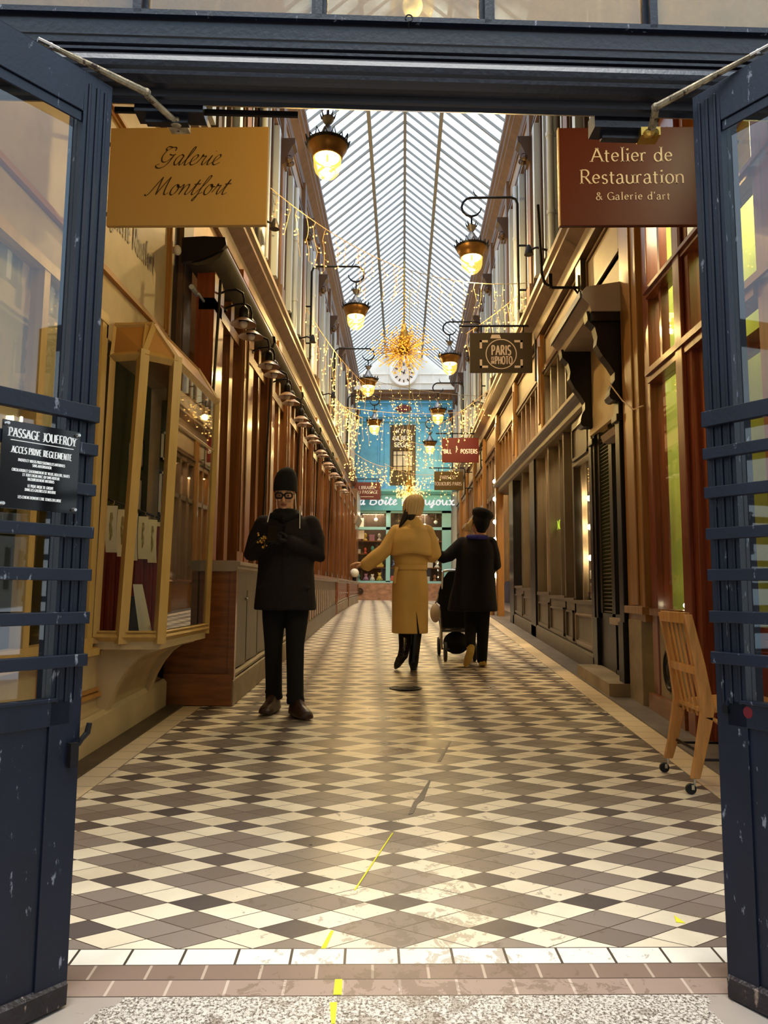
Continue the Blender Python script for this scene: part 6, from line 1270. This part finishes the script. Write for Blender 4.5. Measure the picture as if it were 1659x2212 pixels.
b.ring([ell((-.893 + ox, 5.388, z), rx, ry) for z, rx, ry, ox in ((1.895, .078, .095, 0), (1.885, .086, .103, 0), (1.90, .090, .107, 0), (1.94, .090, .107, 0), (1.985, .086, .102, .002), (2.03, .072, .085, .006), (2.06, .048, .058, .010), (2.076, .018, .022, .012), (2.078, .003, .003, .012))]); b.build('beanie', 'cloth_black', man, smooth=True)
g = MB().capsule([HM @ Vector(p) for p in ((-.022, -.096, -.064), (0, -.102, -.062), (.022, -.096, -.064))], [.003, .0045, .003], 8)
g.capsule([HM @ Vector(p) for p in ((-.018, -.096, -.072), (0, -.100, -.074), (.018, -.096, -.072))], [.003, .0045, .003], 8); g.build('lips', 'lips', man, smooth=True)
g = MB()
for sx in (-1, 1): g.capsule([HM @ Vector(p) for p in ((sx * .014, -.104, .030), (sx * .034, -.103, .036), (sx * .052, -.090, .030))], [.003, .0045, .003], 6)
g.build('eyebrows', 'stubble', man, smooth=True)
g = MB()
for sx in (-1, 1): g.ball(HM @ Vector((sx * .033, -.0885, .002)), .0062, 8, 5)
g.build('eyes', 'hair_dark', man, smooth=True)
g = MB()
for sx in (-1, 1):
    g.tube([HM @ Vector((sx * .036 + .0285 * math.copysign(abs(cos(2 * pi * k / 16)) ** .7, cos(2 * pi * k / 16)), -.106 + .008 * abs(cos(2 * pi * k / 16)) * (1 if cos(2 * pi * k / 16) * sx > 0 else 0), .002 + .0205 * math.copysign(abs(sin(2 * pi * k / 16)) ** .7, sin(2 * pi * k / 16)))) for k in range(17)], .0060, 6)
    g.tube([HM @ Vector((sx * .056, -.095, .010)), HM @ Vector((sx * .075, -.06, .008)), HM @ Vector((sx * .078, .01, .004))], .003, 5)
g.tube([HM @ Vector((-.010, -.104, .008)), HM @ Vector((.010, -.104, .008))], .0035, 5)
g.build('glasses', 'black_metal', man)
g = MB()
for P in ([(-.985, 5.29, 1.765), (-.99, 5.27, 1.70), (-1.0, 5.262, 1.645)], [(-.765, 5.29, 1.77), (-.762, 5.27, 1.70), (-.760, 5.262, 1.60)], [(-.805, 5.31, 1.86), (-.80, 5.30, 1.80), (-.795, 5.288, 1.745)]): g.tube(P, .0035, 5)
g.build('drawstring', 'white_paint', man)
ph = MB(); T = Matrix.Translation((-.935, 5.115, 1.545)) @ Matrix.Rotation(R(-28), 4, 'X') @ Matrix.Rotation(R(12), 4, 'Z'); ph.box(-.036, .036, -.005, .005, -.07, .07, T)
o = ph.build('phone', 'plaque', bevel=.003); tag(o, 'dark phone held in both gloved hands of the standing man', 'phone')
sp = MB(); random.seed(3)
for k in range(14): sp.ball((-1.01 + random.uniform(-.055, .05), 5.13 + random.uniform(-.02, .02), 1.50 + random.uniform(-.05, .05)), random.uniform(.006, .013), 6, 4)
sp.tube([(-1.02, 5.14, 1.52), (-.99, 5.14, 1.48), (-1.0, 5.14, 1.44)], .004, 5)
tag(sp.build('bead_charm', 'brass', smooth=True), 'cluster of shiny beads dangling by the hands of the standing man', 'charm')
# ---------------------------------------------------------------- woman in trench coat
F1 = fz(7.46)
w1 = thing('person', (.07, 7.46, F1), 'person in long mustard trench coat and cream knit beanie walking away, left arm held out', 'person')
b = MB(); headmesh(b, (.075, 7.47, 2.000), (-.25, 1, 0), R(0), .95)
b.ring([ell((.085, 7.46, z), rx, ry) for z, rx, ry in ((1.2, .14, .10), (1.38, .12, .09), (1.6, .14, .10), (1.75, .15, .09), (1.81, .06, .06))])
A1 = [(-.065, 7.46, 1.755), (-.185, 7.43, 1.56), (-.36, 7.44, 1.425)]; A2 = [(.245, 7.46, 1.755), (.325, 7.44, 1.52), (.27, 7.62, 1.50)]
b.capsule(A1 + [(-.40, 7.44, 1.42)], [.042, .036, .028, .026], 12); b.capsule(A2, [.042, .036, .028], 12)
b.capsule([(.13, 7.46, 1.22), (.135, 7.48, .82), (.11, 7.47, .44)], [.075, .052, .040], 14); b.capsule([(.01, 7.46, 1.22), (.02, 7.50, .84), (.015, 7.38, .52)], [.075, .052, .040], 14)
hand(b, (-.40, 7.44, 1.415), (-1, .05, .12), (0, .3, -1), 1, .35, .17); hand(b, (.27, 7.62, 1.50), (-.3, 1, .1), (-1, -.2, 0), 1, .5, .17)
remesh(b.build('body', 'skin', w1), .006, 2)
b = MB()
def fold(z, cx, rx, ry, amp):
    out = []
    for i in range(48):
        a = 2 * pi * i / 48; k = 1 + amp * sin(a * 7 + z * 2) * .5 + amp * .5 * sin(a * 3 + 1); out.append((cx + rx * k * cos(a), 7.46 + ry * k * sin(a), z))
    return out
b.ring([fold(*q) for q in ((.715, .068, .185, .150, .05), (.80, .068, .185, .150, .05), (1.0, .07, .187, .150, .04), (1.2, .072, .185, .145, .03), (1.33, .075, .168, .132, .02), (1.385, .078, .160, .125, .01), (1.43, .082, .172, .132, .02), (1.55, .088, .192, .142, .01), (1.68, .09, .205, .145, 0), (1.76, .09, .200, .130, 0), (1.81, .09, .150, .105, 0), (1.84, .09, .095, .085, 0))])
b.capsule(A1[:2] + [(-.27, 7.43, 1.49), (-.375, 7.44, 1.415)], [.078, .075, .080, .068], 16); b.capsule([(-.30, 7.44, 1.42), (-.36, 7.44, 1.37)], [(.06, .04), (.045, .03)], 12)
b.capsule([A2[0], (.295, 7.45, 1.63), A2[1], (.31, 7.54, 1.50), A2[2]], [.078, .078, .074, .064, .055], 16)
co = remesh(b.build('trench_coat', 'trench', w1), .009, 4)
b = MB(); rr = []   # storm flap across the upper back
for k in range(9):
    t = k / 8; row = []
    for i in range(17):
        u = i / 16 * 2 - 1; a = R(-90) + u * R(78); z0 = 1.55 + .06 * (1 - u * u) * -1 + .10 * u * u * 0 + (.035 * cos(u * pi * 1.0)); z = 1.80 + (z0 - 1.80) * t
        rx = .178 + .045 * min(1, t * 2.2); ry = .125 + .042 * min(1, t * 2.0); row.append((.09 + rx * cos(a), 7.46 + ry * sin(a) - .004 - .014 * t, z))
    rr.append(row)
b.ring(rr, closed=False, caps=False); o = b.build('storm_flap', 'trench', w1, smooth=True); m = o.modifiers.new('s', 'SOLIDIFY'); m.thickness = .008
b = MB(); b.ring([ell((.088, 7.455, z), rx, ry) for z, rx, ry in ((1.80, .150, .122), (1.795, .158, .128), (1.83, .130, .110), (1.88, .088, .085), (1.905, .080, .078), (1.90, .072, .070), (1.86, .08, .078), (1.81, .10, .09))], caps=False); o = b.build('collar', 'trench', w1, smooth=True)
b = MB(); b.ring([ell((.078, 7.46, z), rx, ry) for z, rx, ry in ((1.36, .168, .133), (1.36, .176, .141), (1.41, .176, .141), (1.41, .168, .133))], caps=False); b.tube([(-.06, 7.34, 1.385), (-.075, 7.33, 1.32), (-.085, 7.34, 1.22)], [(.016, .004)] * 3, 6); b.build('belt', 'trench', w1, smooth=True)
b = MB(); b.hexa([(.150, 7.325, .712), (.172, 7.330, .712), (.172, 7.45, .712), (.150, 7.45, .712)], [(.138, 7.315, .93), (.140, 7.316, .93), (.140, 7.44, .93), (.138, 7.44, .93)]); b.build('back_vent', 'cloth_black', w1)
b = MB(); b.ring([ell((.105 + ox, 7.45, z), rx, ry) for z, rx, ry, ox in ((1.935, .075, .085, -.01), (1.925, .090, .098, -.01), (1.965, .101, .106, -.004), (2.03, .107, .110, .004), (2.08, .099, .102, .012), (2.12, .072, .078, .018), (2.143, .03, .034, .022), (2.147, .003, .003, .022))])
for k in range(22):
    a = 2 * pi * k / 22; b.tube([(.105 + r_ * 1.0 * cos(a) + ox, 7.45 + r_ * 1.08 * sin(a), z) for z, r_, ox in ((1.935, .094, -.01), (1.98, .104, -.003), (2.03, .109, .004), (2.08, .101, .012), (2.12, .074, .018), (2.14, .034, .022))], .005, 5)
b.build('beanie', 'beanie', w1, smooth=True)
b = MB(); b.capsule([(.055, 7.42, 1.99), (.035, 7.395, 1.93), (.0, 7.38, 1.86), (-.03, 7.37, 1.80)], [.045, .036, .030, .015], 12); b.capsule([(.09, 7.42, 1.95), (.085, 7.405, 1.90), (.08, 7.40, 1.87)], [.045, .045, .04], 12); remesh(b.build('hair', 'hair_dark', w1), .008, 3)
b = MB(); b.capsule([(.132, 7.47, .95), (.135, 7.485, .84), (.132, 7.485, .70), (.118, 7.48, .50), (.112, 7.475, .42)], [.074, .070, .066, .054, .054], 14); b.capsule([(.112, 7.475, .46), (.114, 7.47, .385)], [.050, .044], 12); shoe(b, (.112, 7.44), (.125, 7.66), F1 + .005, .07, .038); b.box(.09, .135, 7.43, 7.48, F1 + .002, F1 + .04)
b.capsule([(.015, 7.48, .95), (.02, 7.50, .84), (.022, 7.46, .70), (.018, 7.41, .58), (.008, 7.385, .50)], [.076, .070, .066, .056, .052], 14); b.capsule([(.008, 7.385, .53), (-.01, 7.39, .47)], [.052, .046], 12); b.capsule([(.0, 7.385, .50), (-.025, 7.40, .45), (-.052, 7.44, .395), (-.062, 7.47, .372)], [(.042, .042), (.038, .048), (.040, .036), (.030, .022)], 14)
remesh(b.build('boots', 'boot', w1), .007, 2)
# ---------------------------------------------------------------- woman in dark coat pushing the stroller
F2 = fz(7.75)
w2 = thing('person', (.78, 7.75, F2), 'person in black knee-length coat, blue scarf and black beret pushing the pushchair', 'person')
b = MB(); headmesh(b, (.825, 7.76, 1.880), (-.55, 1, 0), 0, .95)
b.ring([ell((.78, 7.75, z), rx, ry) for z, rx, ry in ((1.12, .15, .11), (1.35, .14, .10), (1.55, .15, .10), (1.66, .15, .09), (1.72, .06, .06))])
B1 = [(.64, 7.75, 1.655), (.49, 7.70, 1.52), (.37, 7.66, 1.53)]; B2 = [(.935, 7.75, 1.655), (.985, 7.74, 1.42), (.92, 7.98, 1.38)]
for P in (B1, B2): b.capsule(P, [.042, .036, .028], 12)
b.capsule([(.85, 7.75, 1.15), (.855, 7.77, .82), (.84, 7.76, .44)], [.075, .054, .040], 14); b.capsule([(.73, 7.75, 1.15), (.725, 7.80, .82), (.705, 7.60, .56)], [.075, .054, .040], 14)
hand(b, (.37, 7.66, 1.53), (-.6, .7, .1), (-.5, -.2, -1), -1, .7, .17); hand(b, (.92, 7.98, 1.38), (-.2, 1, -.1), (0, .1, -1), -1, .9, .17)
remesh(b.build('body', 'skin', w2), .006, 2)
b = MB(); b.ring([ell((cx, 7.75, z), rx, ry, 36) for z, cx, rx, ry in ((.935, .742, .265, .20), (.96, .742, .265, .20), (1.1, .75, .245, .185), (1.25, .765, .222, .165), (1.4, .775, .208, .150), (1.55, .785, .210, .148), (1.64, .787, .198, .132), (1.70, .79, .150, .110), (1.735, .80, .09, .085))])
b.capsule(B1[:2] + [(.43, 7.68, 1.50), B1[2]], [.076, .070, .066, .058], 16); b.capsule([B2[0], (.97, 7.75, 1.53), B2[1], (.955, 7.86, 1.39), B2[2]], [.076, .072, .068, .060, .052], 16)
remesh(b.build('coat', 'coat_navy', w2), .009, 4)
b = MB(); b.ring([ell((.80, 7.74, z), rx, ry) for z, rx, ry in ((1.70, .12, .10), (1.70, .135, .115), (1.75, .118, .105), (1.80, .092, .09), (1.80, .08, .08))], caps=False); b.capsule([(.69, 7.66, 1.72), (.79, 7.625, 1.715), (.89, 7.67, 1.715)], [.022, .028, .022], 10); remesh(b.build('scarf', 'scarf_blue', w2), .008, 2)
b = MB(); T = Matrix.Translation((.852, 7.74, 1.955)) @ Matrix.Rotation(R(18), 4, 'Y'); b.ring([[tuple(T @ Vector(p)) for p in ell((0, 0, z), rx, ry)] for z, rx, ry in ((-.06, .060, .070), (-.062, .078, .090), (-.03, .092, .100), (0, .115, .118), (.035, .120, .120), (.065, .095, .10), (.080, .05, .055), (.083, .004, .004))]); b.capsule([(.84, 7.74, 1.93), (.845, 7.725, 1.88), (.845, 7.72, 1.84), (.84, 7.725, 1.80)], [.095, .092, .078, .055], 14)
remesh(b.build('beret', 'cloth_black', w2), .008, 3)
b = MB()
for k in range(7): b.capsule([(.755 - .008 * k, 7.76 + .01 * (k % 3), 1.925 - .01 * k), (.735 - .008 * k, 7.75, 1.86), (.725 - .010 * k + .012 * (k % 2), 7.735, 1.79)], [.018, .016, .008], 8)
remesh(b.build('hair', 'hair_blond', w2), .006, 1)
b = MB(); b.capsule([(.85, 7.75, 1.15), (.855, 7.77, .82), (.848, 7.765, .60), (.84, 7.76, .43)], [.095, .070, .060, .056], 16); b.capsule([(.735, 7.75, 1.15), (.73, 7.80, .84), (.715, 7.70, .68), (.705, 7.62, .59)], [.095, .070, .060, .054], 16); remesh(b.build('trousers', 'cloth_black', w2), .008, 3)
b = MB(); shoe(b, (.838, 7.71), (.875, 7.95), F2 + .005, .085, .042); b.capsule([(.712, 7.60, .57), (.700, 7.565, .52), (.678, 7.575, .45), (.655, 7.60, .385)], [(.040, .045), (.042, .034), (.045, .026), (.030, .018)], 14)
remesh(b.build('shoes', 'shoe_yellow', w2), .006, 2)
# ---------------------------------------------------------------- pushchair
st = thing('pushchair', (.60, 8.3, fz(8.3)), 'black pushchair with hood and round beige bag, pushed ahead of the dark-coated person', 'pushchair')
fr = MB(); fzz = fz(8.3)
for x in (.44, .80):
    fr.tube([(x, 7.95, 1.36), (x, 8.05, 1.25), (x, 8.35, .85), (x, 8.62, .50)], .013, 8); fr.tube([(x, 8.20, fzz + .11), (x, 8.25, .60), (x, 8.32, .86)], .013, 8)
fr.tube([(.44, 7.95, 1.36), (.50, 7.93, 1.37), (.74, 7.93, 1.37), (.80, 7.95, 1.36)], .014, 8); fr.tube([(.44, 8.25, .72), (.80, 8.25, .72)], .010, 6); fr.tube([(.44, 8.22, .50), (.80, 8.22, .50)], .010, 6)
fr.build('frame', 'chrome', st, smooth=True)
for x, y in ((.405, 8.15), (.475, 8.10), (.80, 8.13), (.43, 8.62), (.78, 8.62)):
    if x == .405: continue
    q = MB(); zc = fz(y) + .105; n_ = 24
    q.ring([[(x + d, y + r * cos(2 * pi * i / n_), zc + r * sin(2 * pi * i / n_)) for i in range(n_)] for d, r in ((-.016, .05), (-.018, .095), (-.010, .105), (.010, .105), (.018, .095), (.016, .05))]); q.build('wheel', 'rubber', st, smooth=True)
q = MB(); q.ring([ell((.60, y, 1.22), .17, .12) for y in (8.2,)] * 1 + [ell((.60, 8.2, 1.23), .17, .12)]); q = MB()
q.ring([[(.60 + .205 * cos(R(a)), 8.10 + t * .34, 1.02 + (.38 - .10 * t) * sin(R(a)) * (1 if sin(R(a)) > 0 else .2)) for a in range(0, 360, 15)] for t in (0, .25, .5, .75, 1)]); q.build('hood', 'cloth_black', st, smooth=True)
q = MB(); q.hexa([(.44, 8.12, .74), (.78, 8.12, .74), (.78, 8.60, .66), (.44, 8.60, .66)], [(.42, 8.08, 1.10), (.80, 8.08, 1.10), (.80, 8.60, .82), (.42, 8.60, .82)]); q.build('seat', 'cloth_black', st, bevel=.02)
q = MB(); q.ball((.61, 8.32, .56), .15, 16, 10, (1.0, 1.1, .85)); q.build('basket', 'cloth_black', st, smooth=True)
q = MB(); q.ball((.365, 8.12, .90), .085, 14, 9, (.7, .9, 1.25)); q.tube([(.365, 8.12, 1.0), (.40, 8.12, 1.10), (.44, 8.12, 1.15)], .008, 6); tag(q.build('beige_bag', 'bag_beige', smooth=True), 'round beige bag hanging from the left of the pushchair', 'bag')
# ================================================================== FAIRY LIGHTS
def catenary(p, q, sag, n): return [p.lerp(q, i / n) - Vector((0, 0, sag * 4 * (i / n) * (1 - i / n))) for i in range(n + 1)]
BULB = MB().ball((0, 0, 0), .018, 8, 6)
def bulb_proto(mat_, r):
    me = bpy.data.meshes.new('bulb'); k = r / .018; me.from_pydata([(v[0] * k, v[1] * k, v[2] * k) for v in BULB.v], [], BULB.f); me.materials.append(MT[mat_]); 
    for p in me.polygons: p.use_smooth = True
    return me
BM = {}
def add_bulbs(t, pts, mat_='fairy', r=.018, cap=100):
    key = (mat_, r)
    if key not in BM: BM[key] = bulb_proto(*key)
    off = wloc(t); random.shuffle(pts)
    for p in pts[:cap]:
        o = bpy.data.objects.new('bulb', BM[key]); COL.objects.link(o); o.parent = t; o.location = Vector(p) - off
    if len(pts) > cap:
        k = r / .018; q = MB()
        for p in pts[cap:]: q._add([(v[0] * k + p[0], v[1] * k + p[1], v[2] * k + p[2]) for v in BULB.v], BULB.f)
        o = q.build('bulbs', mat_, t, smooth=True); o['kind'] = 'stuff'
def garland(label, p, q, sag, drop, nstr, seed, r=.018, wire='cord_gold'):
    random.seed(seed); p, q = Vector(p), Vector(q); t = thing('fairy_light_garland', tuple(p), label, 'fairy lights')
    C = catenary(p, q, sag, 24); w = MB().tube(C, .006, 5); pts = []
    for k in range(nstr):
        u = (k + random.uniform(.2, .8)) / nstr; i = min(23, int(u * 24)); a = C[i].lerp(C[i + 1], u * 24 - i); ln = drop * random.uniform(.35, 1.0); n = max(2, int(ln / .09)); P = [a]
        for j in range(n):
            P.append(P[-1] + Vector((random.uniform(-.03, .03), random.uniform(-.03, .03), -ln / n))); b_ = P[-1]
            for _ in range(2):
                e = b_ + Vector((random.uniform(-.055, .055), random.uniform(-.03, .03), random.uniform(-.045, .01)))
                if random.random() < .5: w.tube([b_, e], .003, 4); pts.append(tuple(e))
        w.tube(P, .004, 4)
    w.build('wire', wire, t); add_bulbs(t, pts, 'fairy', round(r * .62, 4))
garland('nearest fairy-light garland, rising to the upper left wall above the second lantern', (-1.84, 9.3, 6.62), (0, 10.6, 6.05), .12, .75, 14, 11, .017)
garland('fairy-light garland from the middle to the right wall behind the nearest right lantern', (.04, 10.6, 6.05), (1.86, 10.5, 5.78), .10, .80, 12, 12, .013, 'cord')
garland('fairy-light swag falling from the right wall over the camera-outline sign', (1.84, 10.6, 5.72), (1.02, 11.5, 5.35), .03, .60, 12, 13, .020)
garland('second fairy-light garland on the left wall, level with the big light burst', (-1.84, 12.7, 6.35), (-.75, 15.0, 5.45), .15, .75, 16, 14, .022)
garland('fairy-light garland crossing just in front of the clock', (-1.0, 15.2, 5.75), (1.86, 15.0, 5.25), .10, .70, 14, 15, .014, 'cord')
garland('fairy-light swag on the right wall below the camera-outline sign', (1.84, 14.6, 5.35), (.80, 16.2, 4.90), .05, .65, 17, 16, .024)
garland('fairy-light cluster on the left wall level with the blue facade top', (-1.84, 17.0, 5.95), (-1.05, 18.2, 5.55), .10, .95, 18, 17, .028)
garland('fairy-light garland across the top of the blue facade', (-1.86, 18.4, 5.95), (1.88, 18.6, 5.85), .15, 1.0, 18, 18, .022)
garland('fairy-light garland behind the crimson sign', (1.84, 19.5, 5.35), (0, 20.2, 5.45), .25, 1.0, 18, 19, .025)
garland('lower left fairy-light cluster beside the blue facade', (-1.84, 21.0, 5.50), (-.5, 22.2, 4.95), .15, .9, 19, 20, .028)
garland('farthest fairy-light garland low before the blue facade', (-.6, 22.4, 5.1), (1.7, 22.8, 5.05), .30, .95, 18, 21, .028)
garland('central fairy-light strands hanging before the dark end window', (-.45, 21.2, 6.9), (.55, 21.4, 6.9), .02, 2.3, 8, 22, .024, 'cord')
def burst(label, c, R0, n, seed, mat1, mat2, rb, rope=None, squash=.75, cap=100):
    random.seed(seed); c = Vector(c); t = thing('light_burst', tuple(c), label, 'light decoration'); w = MB(); pa, pb = [], []
    for k in range(n):
        z = random.uniform(-1, 1); a = random.uniform(0, 2 * pi); s = math.sqrt(1 - z * z); d = Vector((s * cos(a), s * sin(a), z * squash)); L = R0 * random.uniform(.35, 1.0) * (1.0 if z > -.2 else .85)
        e = c + d * L; w.tube([c + d * .05, e], .0035, 3, caps=False); (pa if L > R0 * .6 else pb).append(tuple(e)); 
        if random.random() < .6: pb.append(tuple(c + d * (L * random.uniform(.5, .9))))
    if rope:
        for k in range(rope[1]): z = c.z + .15 + rope[0] * k / rope[1]; pb.append((c.x + random.uniform(-.05, .05), c.y + random.uniform(-.05, .05), z))
        w.tube([c, c + Vector((0, 0, rope[0] + .4))], .012, 6)
        w.lathe([(.001, .05), (.08, .06), (.11, .20), (.07, .42), (.03, .55)], tuple(c), 12)
    w.build('stems', 'brass', t); add_bulbs(t, pa, mat1, rb, 50); add_bulbs(t, pb, mat2, rb * .95, 45)
burst('big exploding starburst of golden lights hanging in the middle of the passage', (.0, 14.2, 5.98), .74, 420, 31, 'fairy_deep', 'fairy_deep', .015, (1.5, 40), .80)
burst('smaller yellow light cluster above the cream beanie, farther down the passage', (.17, 21.5, 4.02), .50, 170, 32, 'fairy', 'fairy', .020, (6.0, 8), 1.0)
for (x, y, z, e) in ((0, 14.2, 5.5, 8), (.17, 21.4, 4.0, 5), (1.4, 10.9, 5.3, 14), (-1.4, 13.6, 5.7, 20), (-1.4, 17.6, 5.3, 20), (1.4, 15.4, 4.9, 16), (0, 22.6, 4.9, 18), (-1.5, 9.5, 6.2, 12)):
    l = bpy.data.lights.new('fairy_glow', 'POINT'); l.energy = e; l.color = (1, .62, .18); l.shadow_soft_size = .06; o = bpy.data.objects.new('fairy_glow', l); COL.objects.link(o); o.location = (x, y, z)
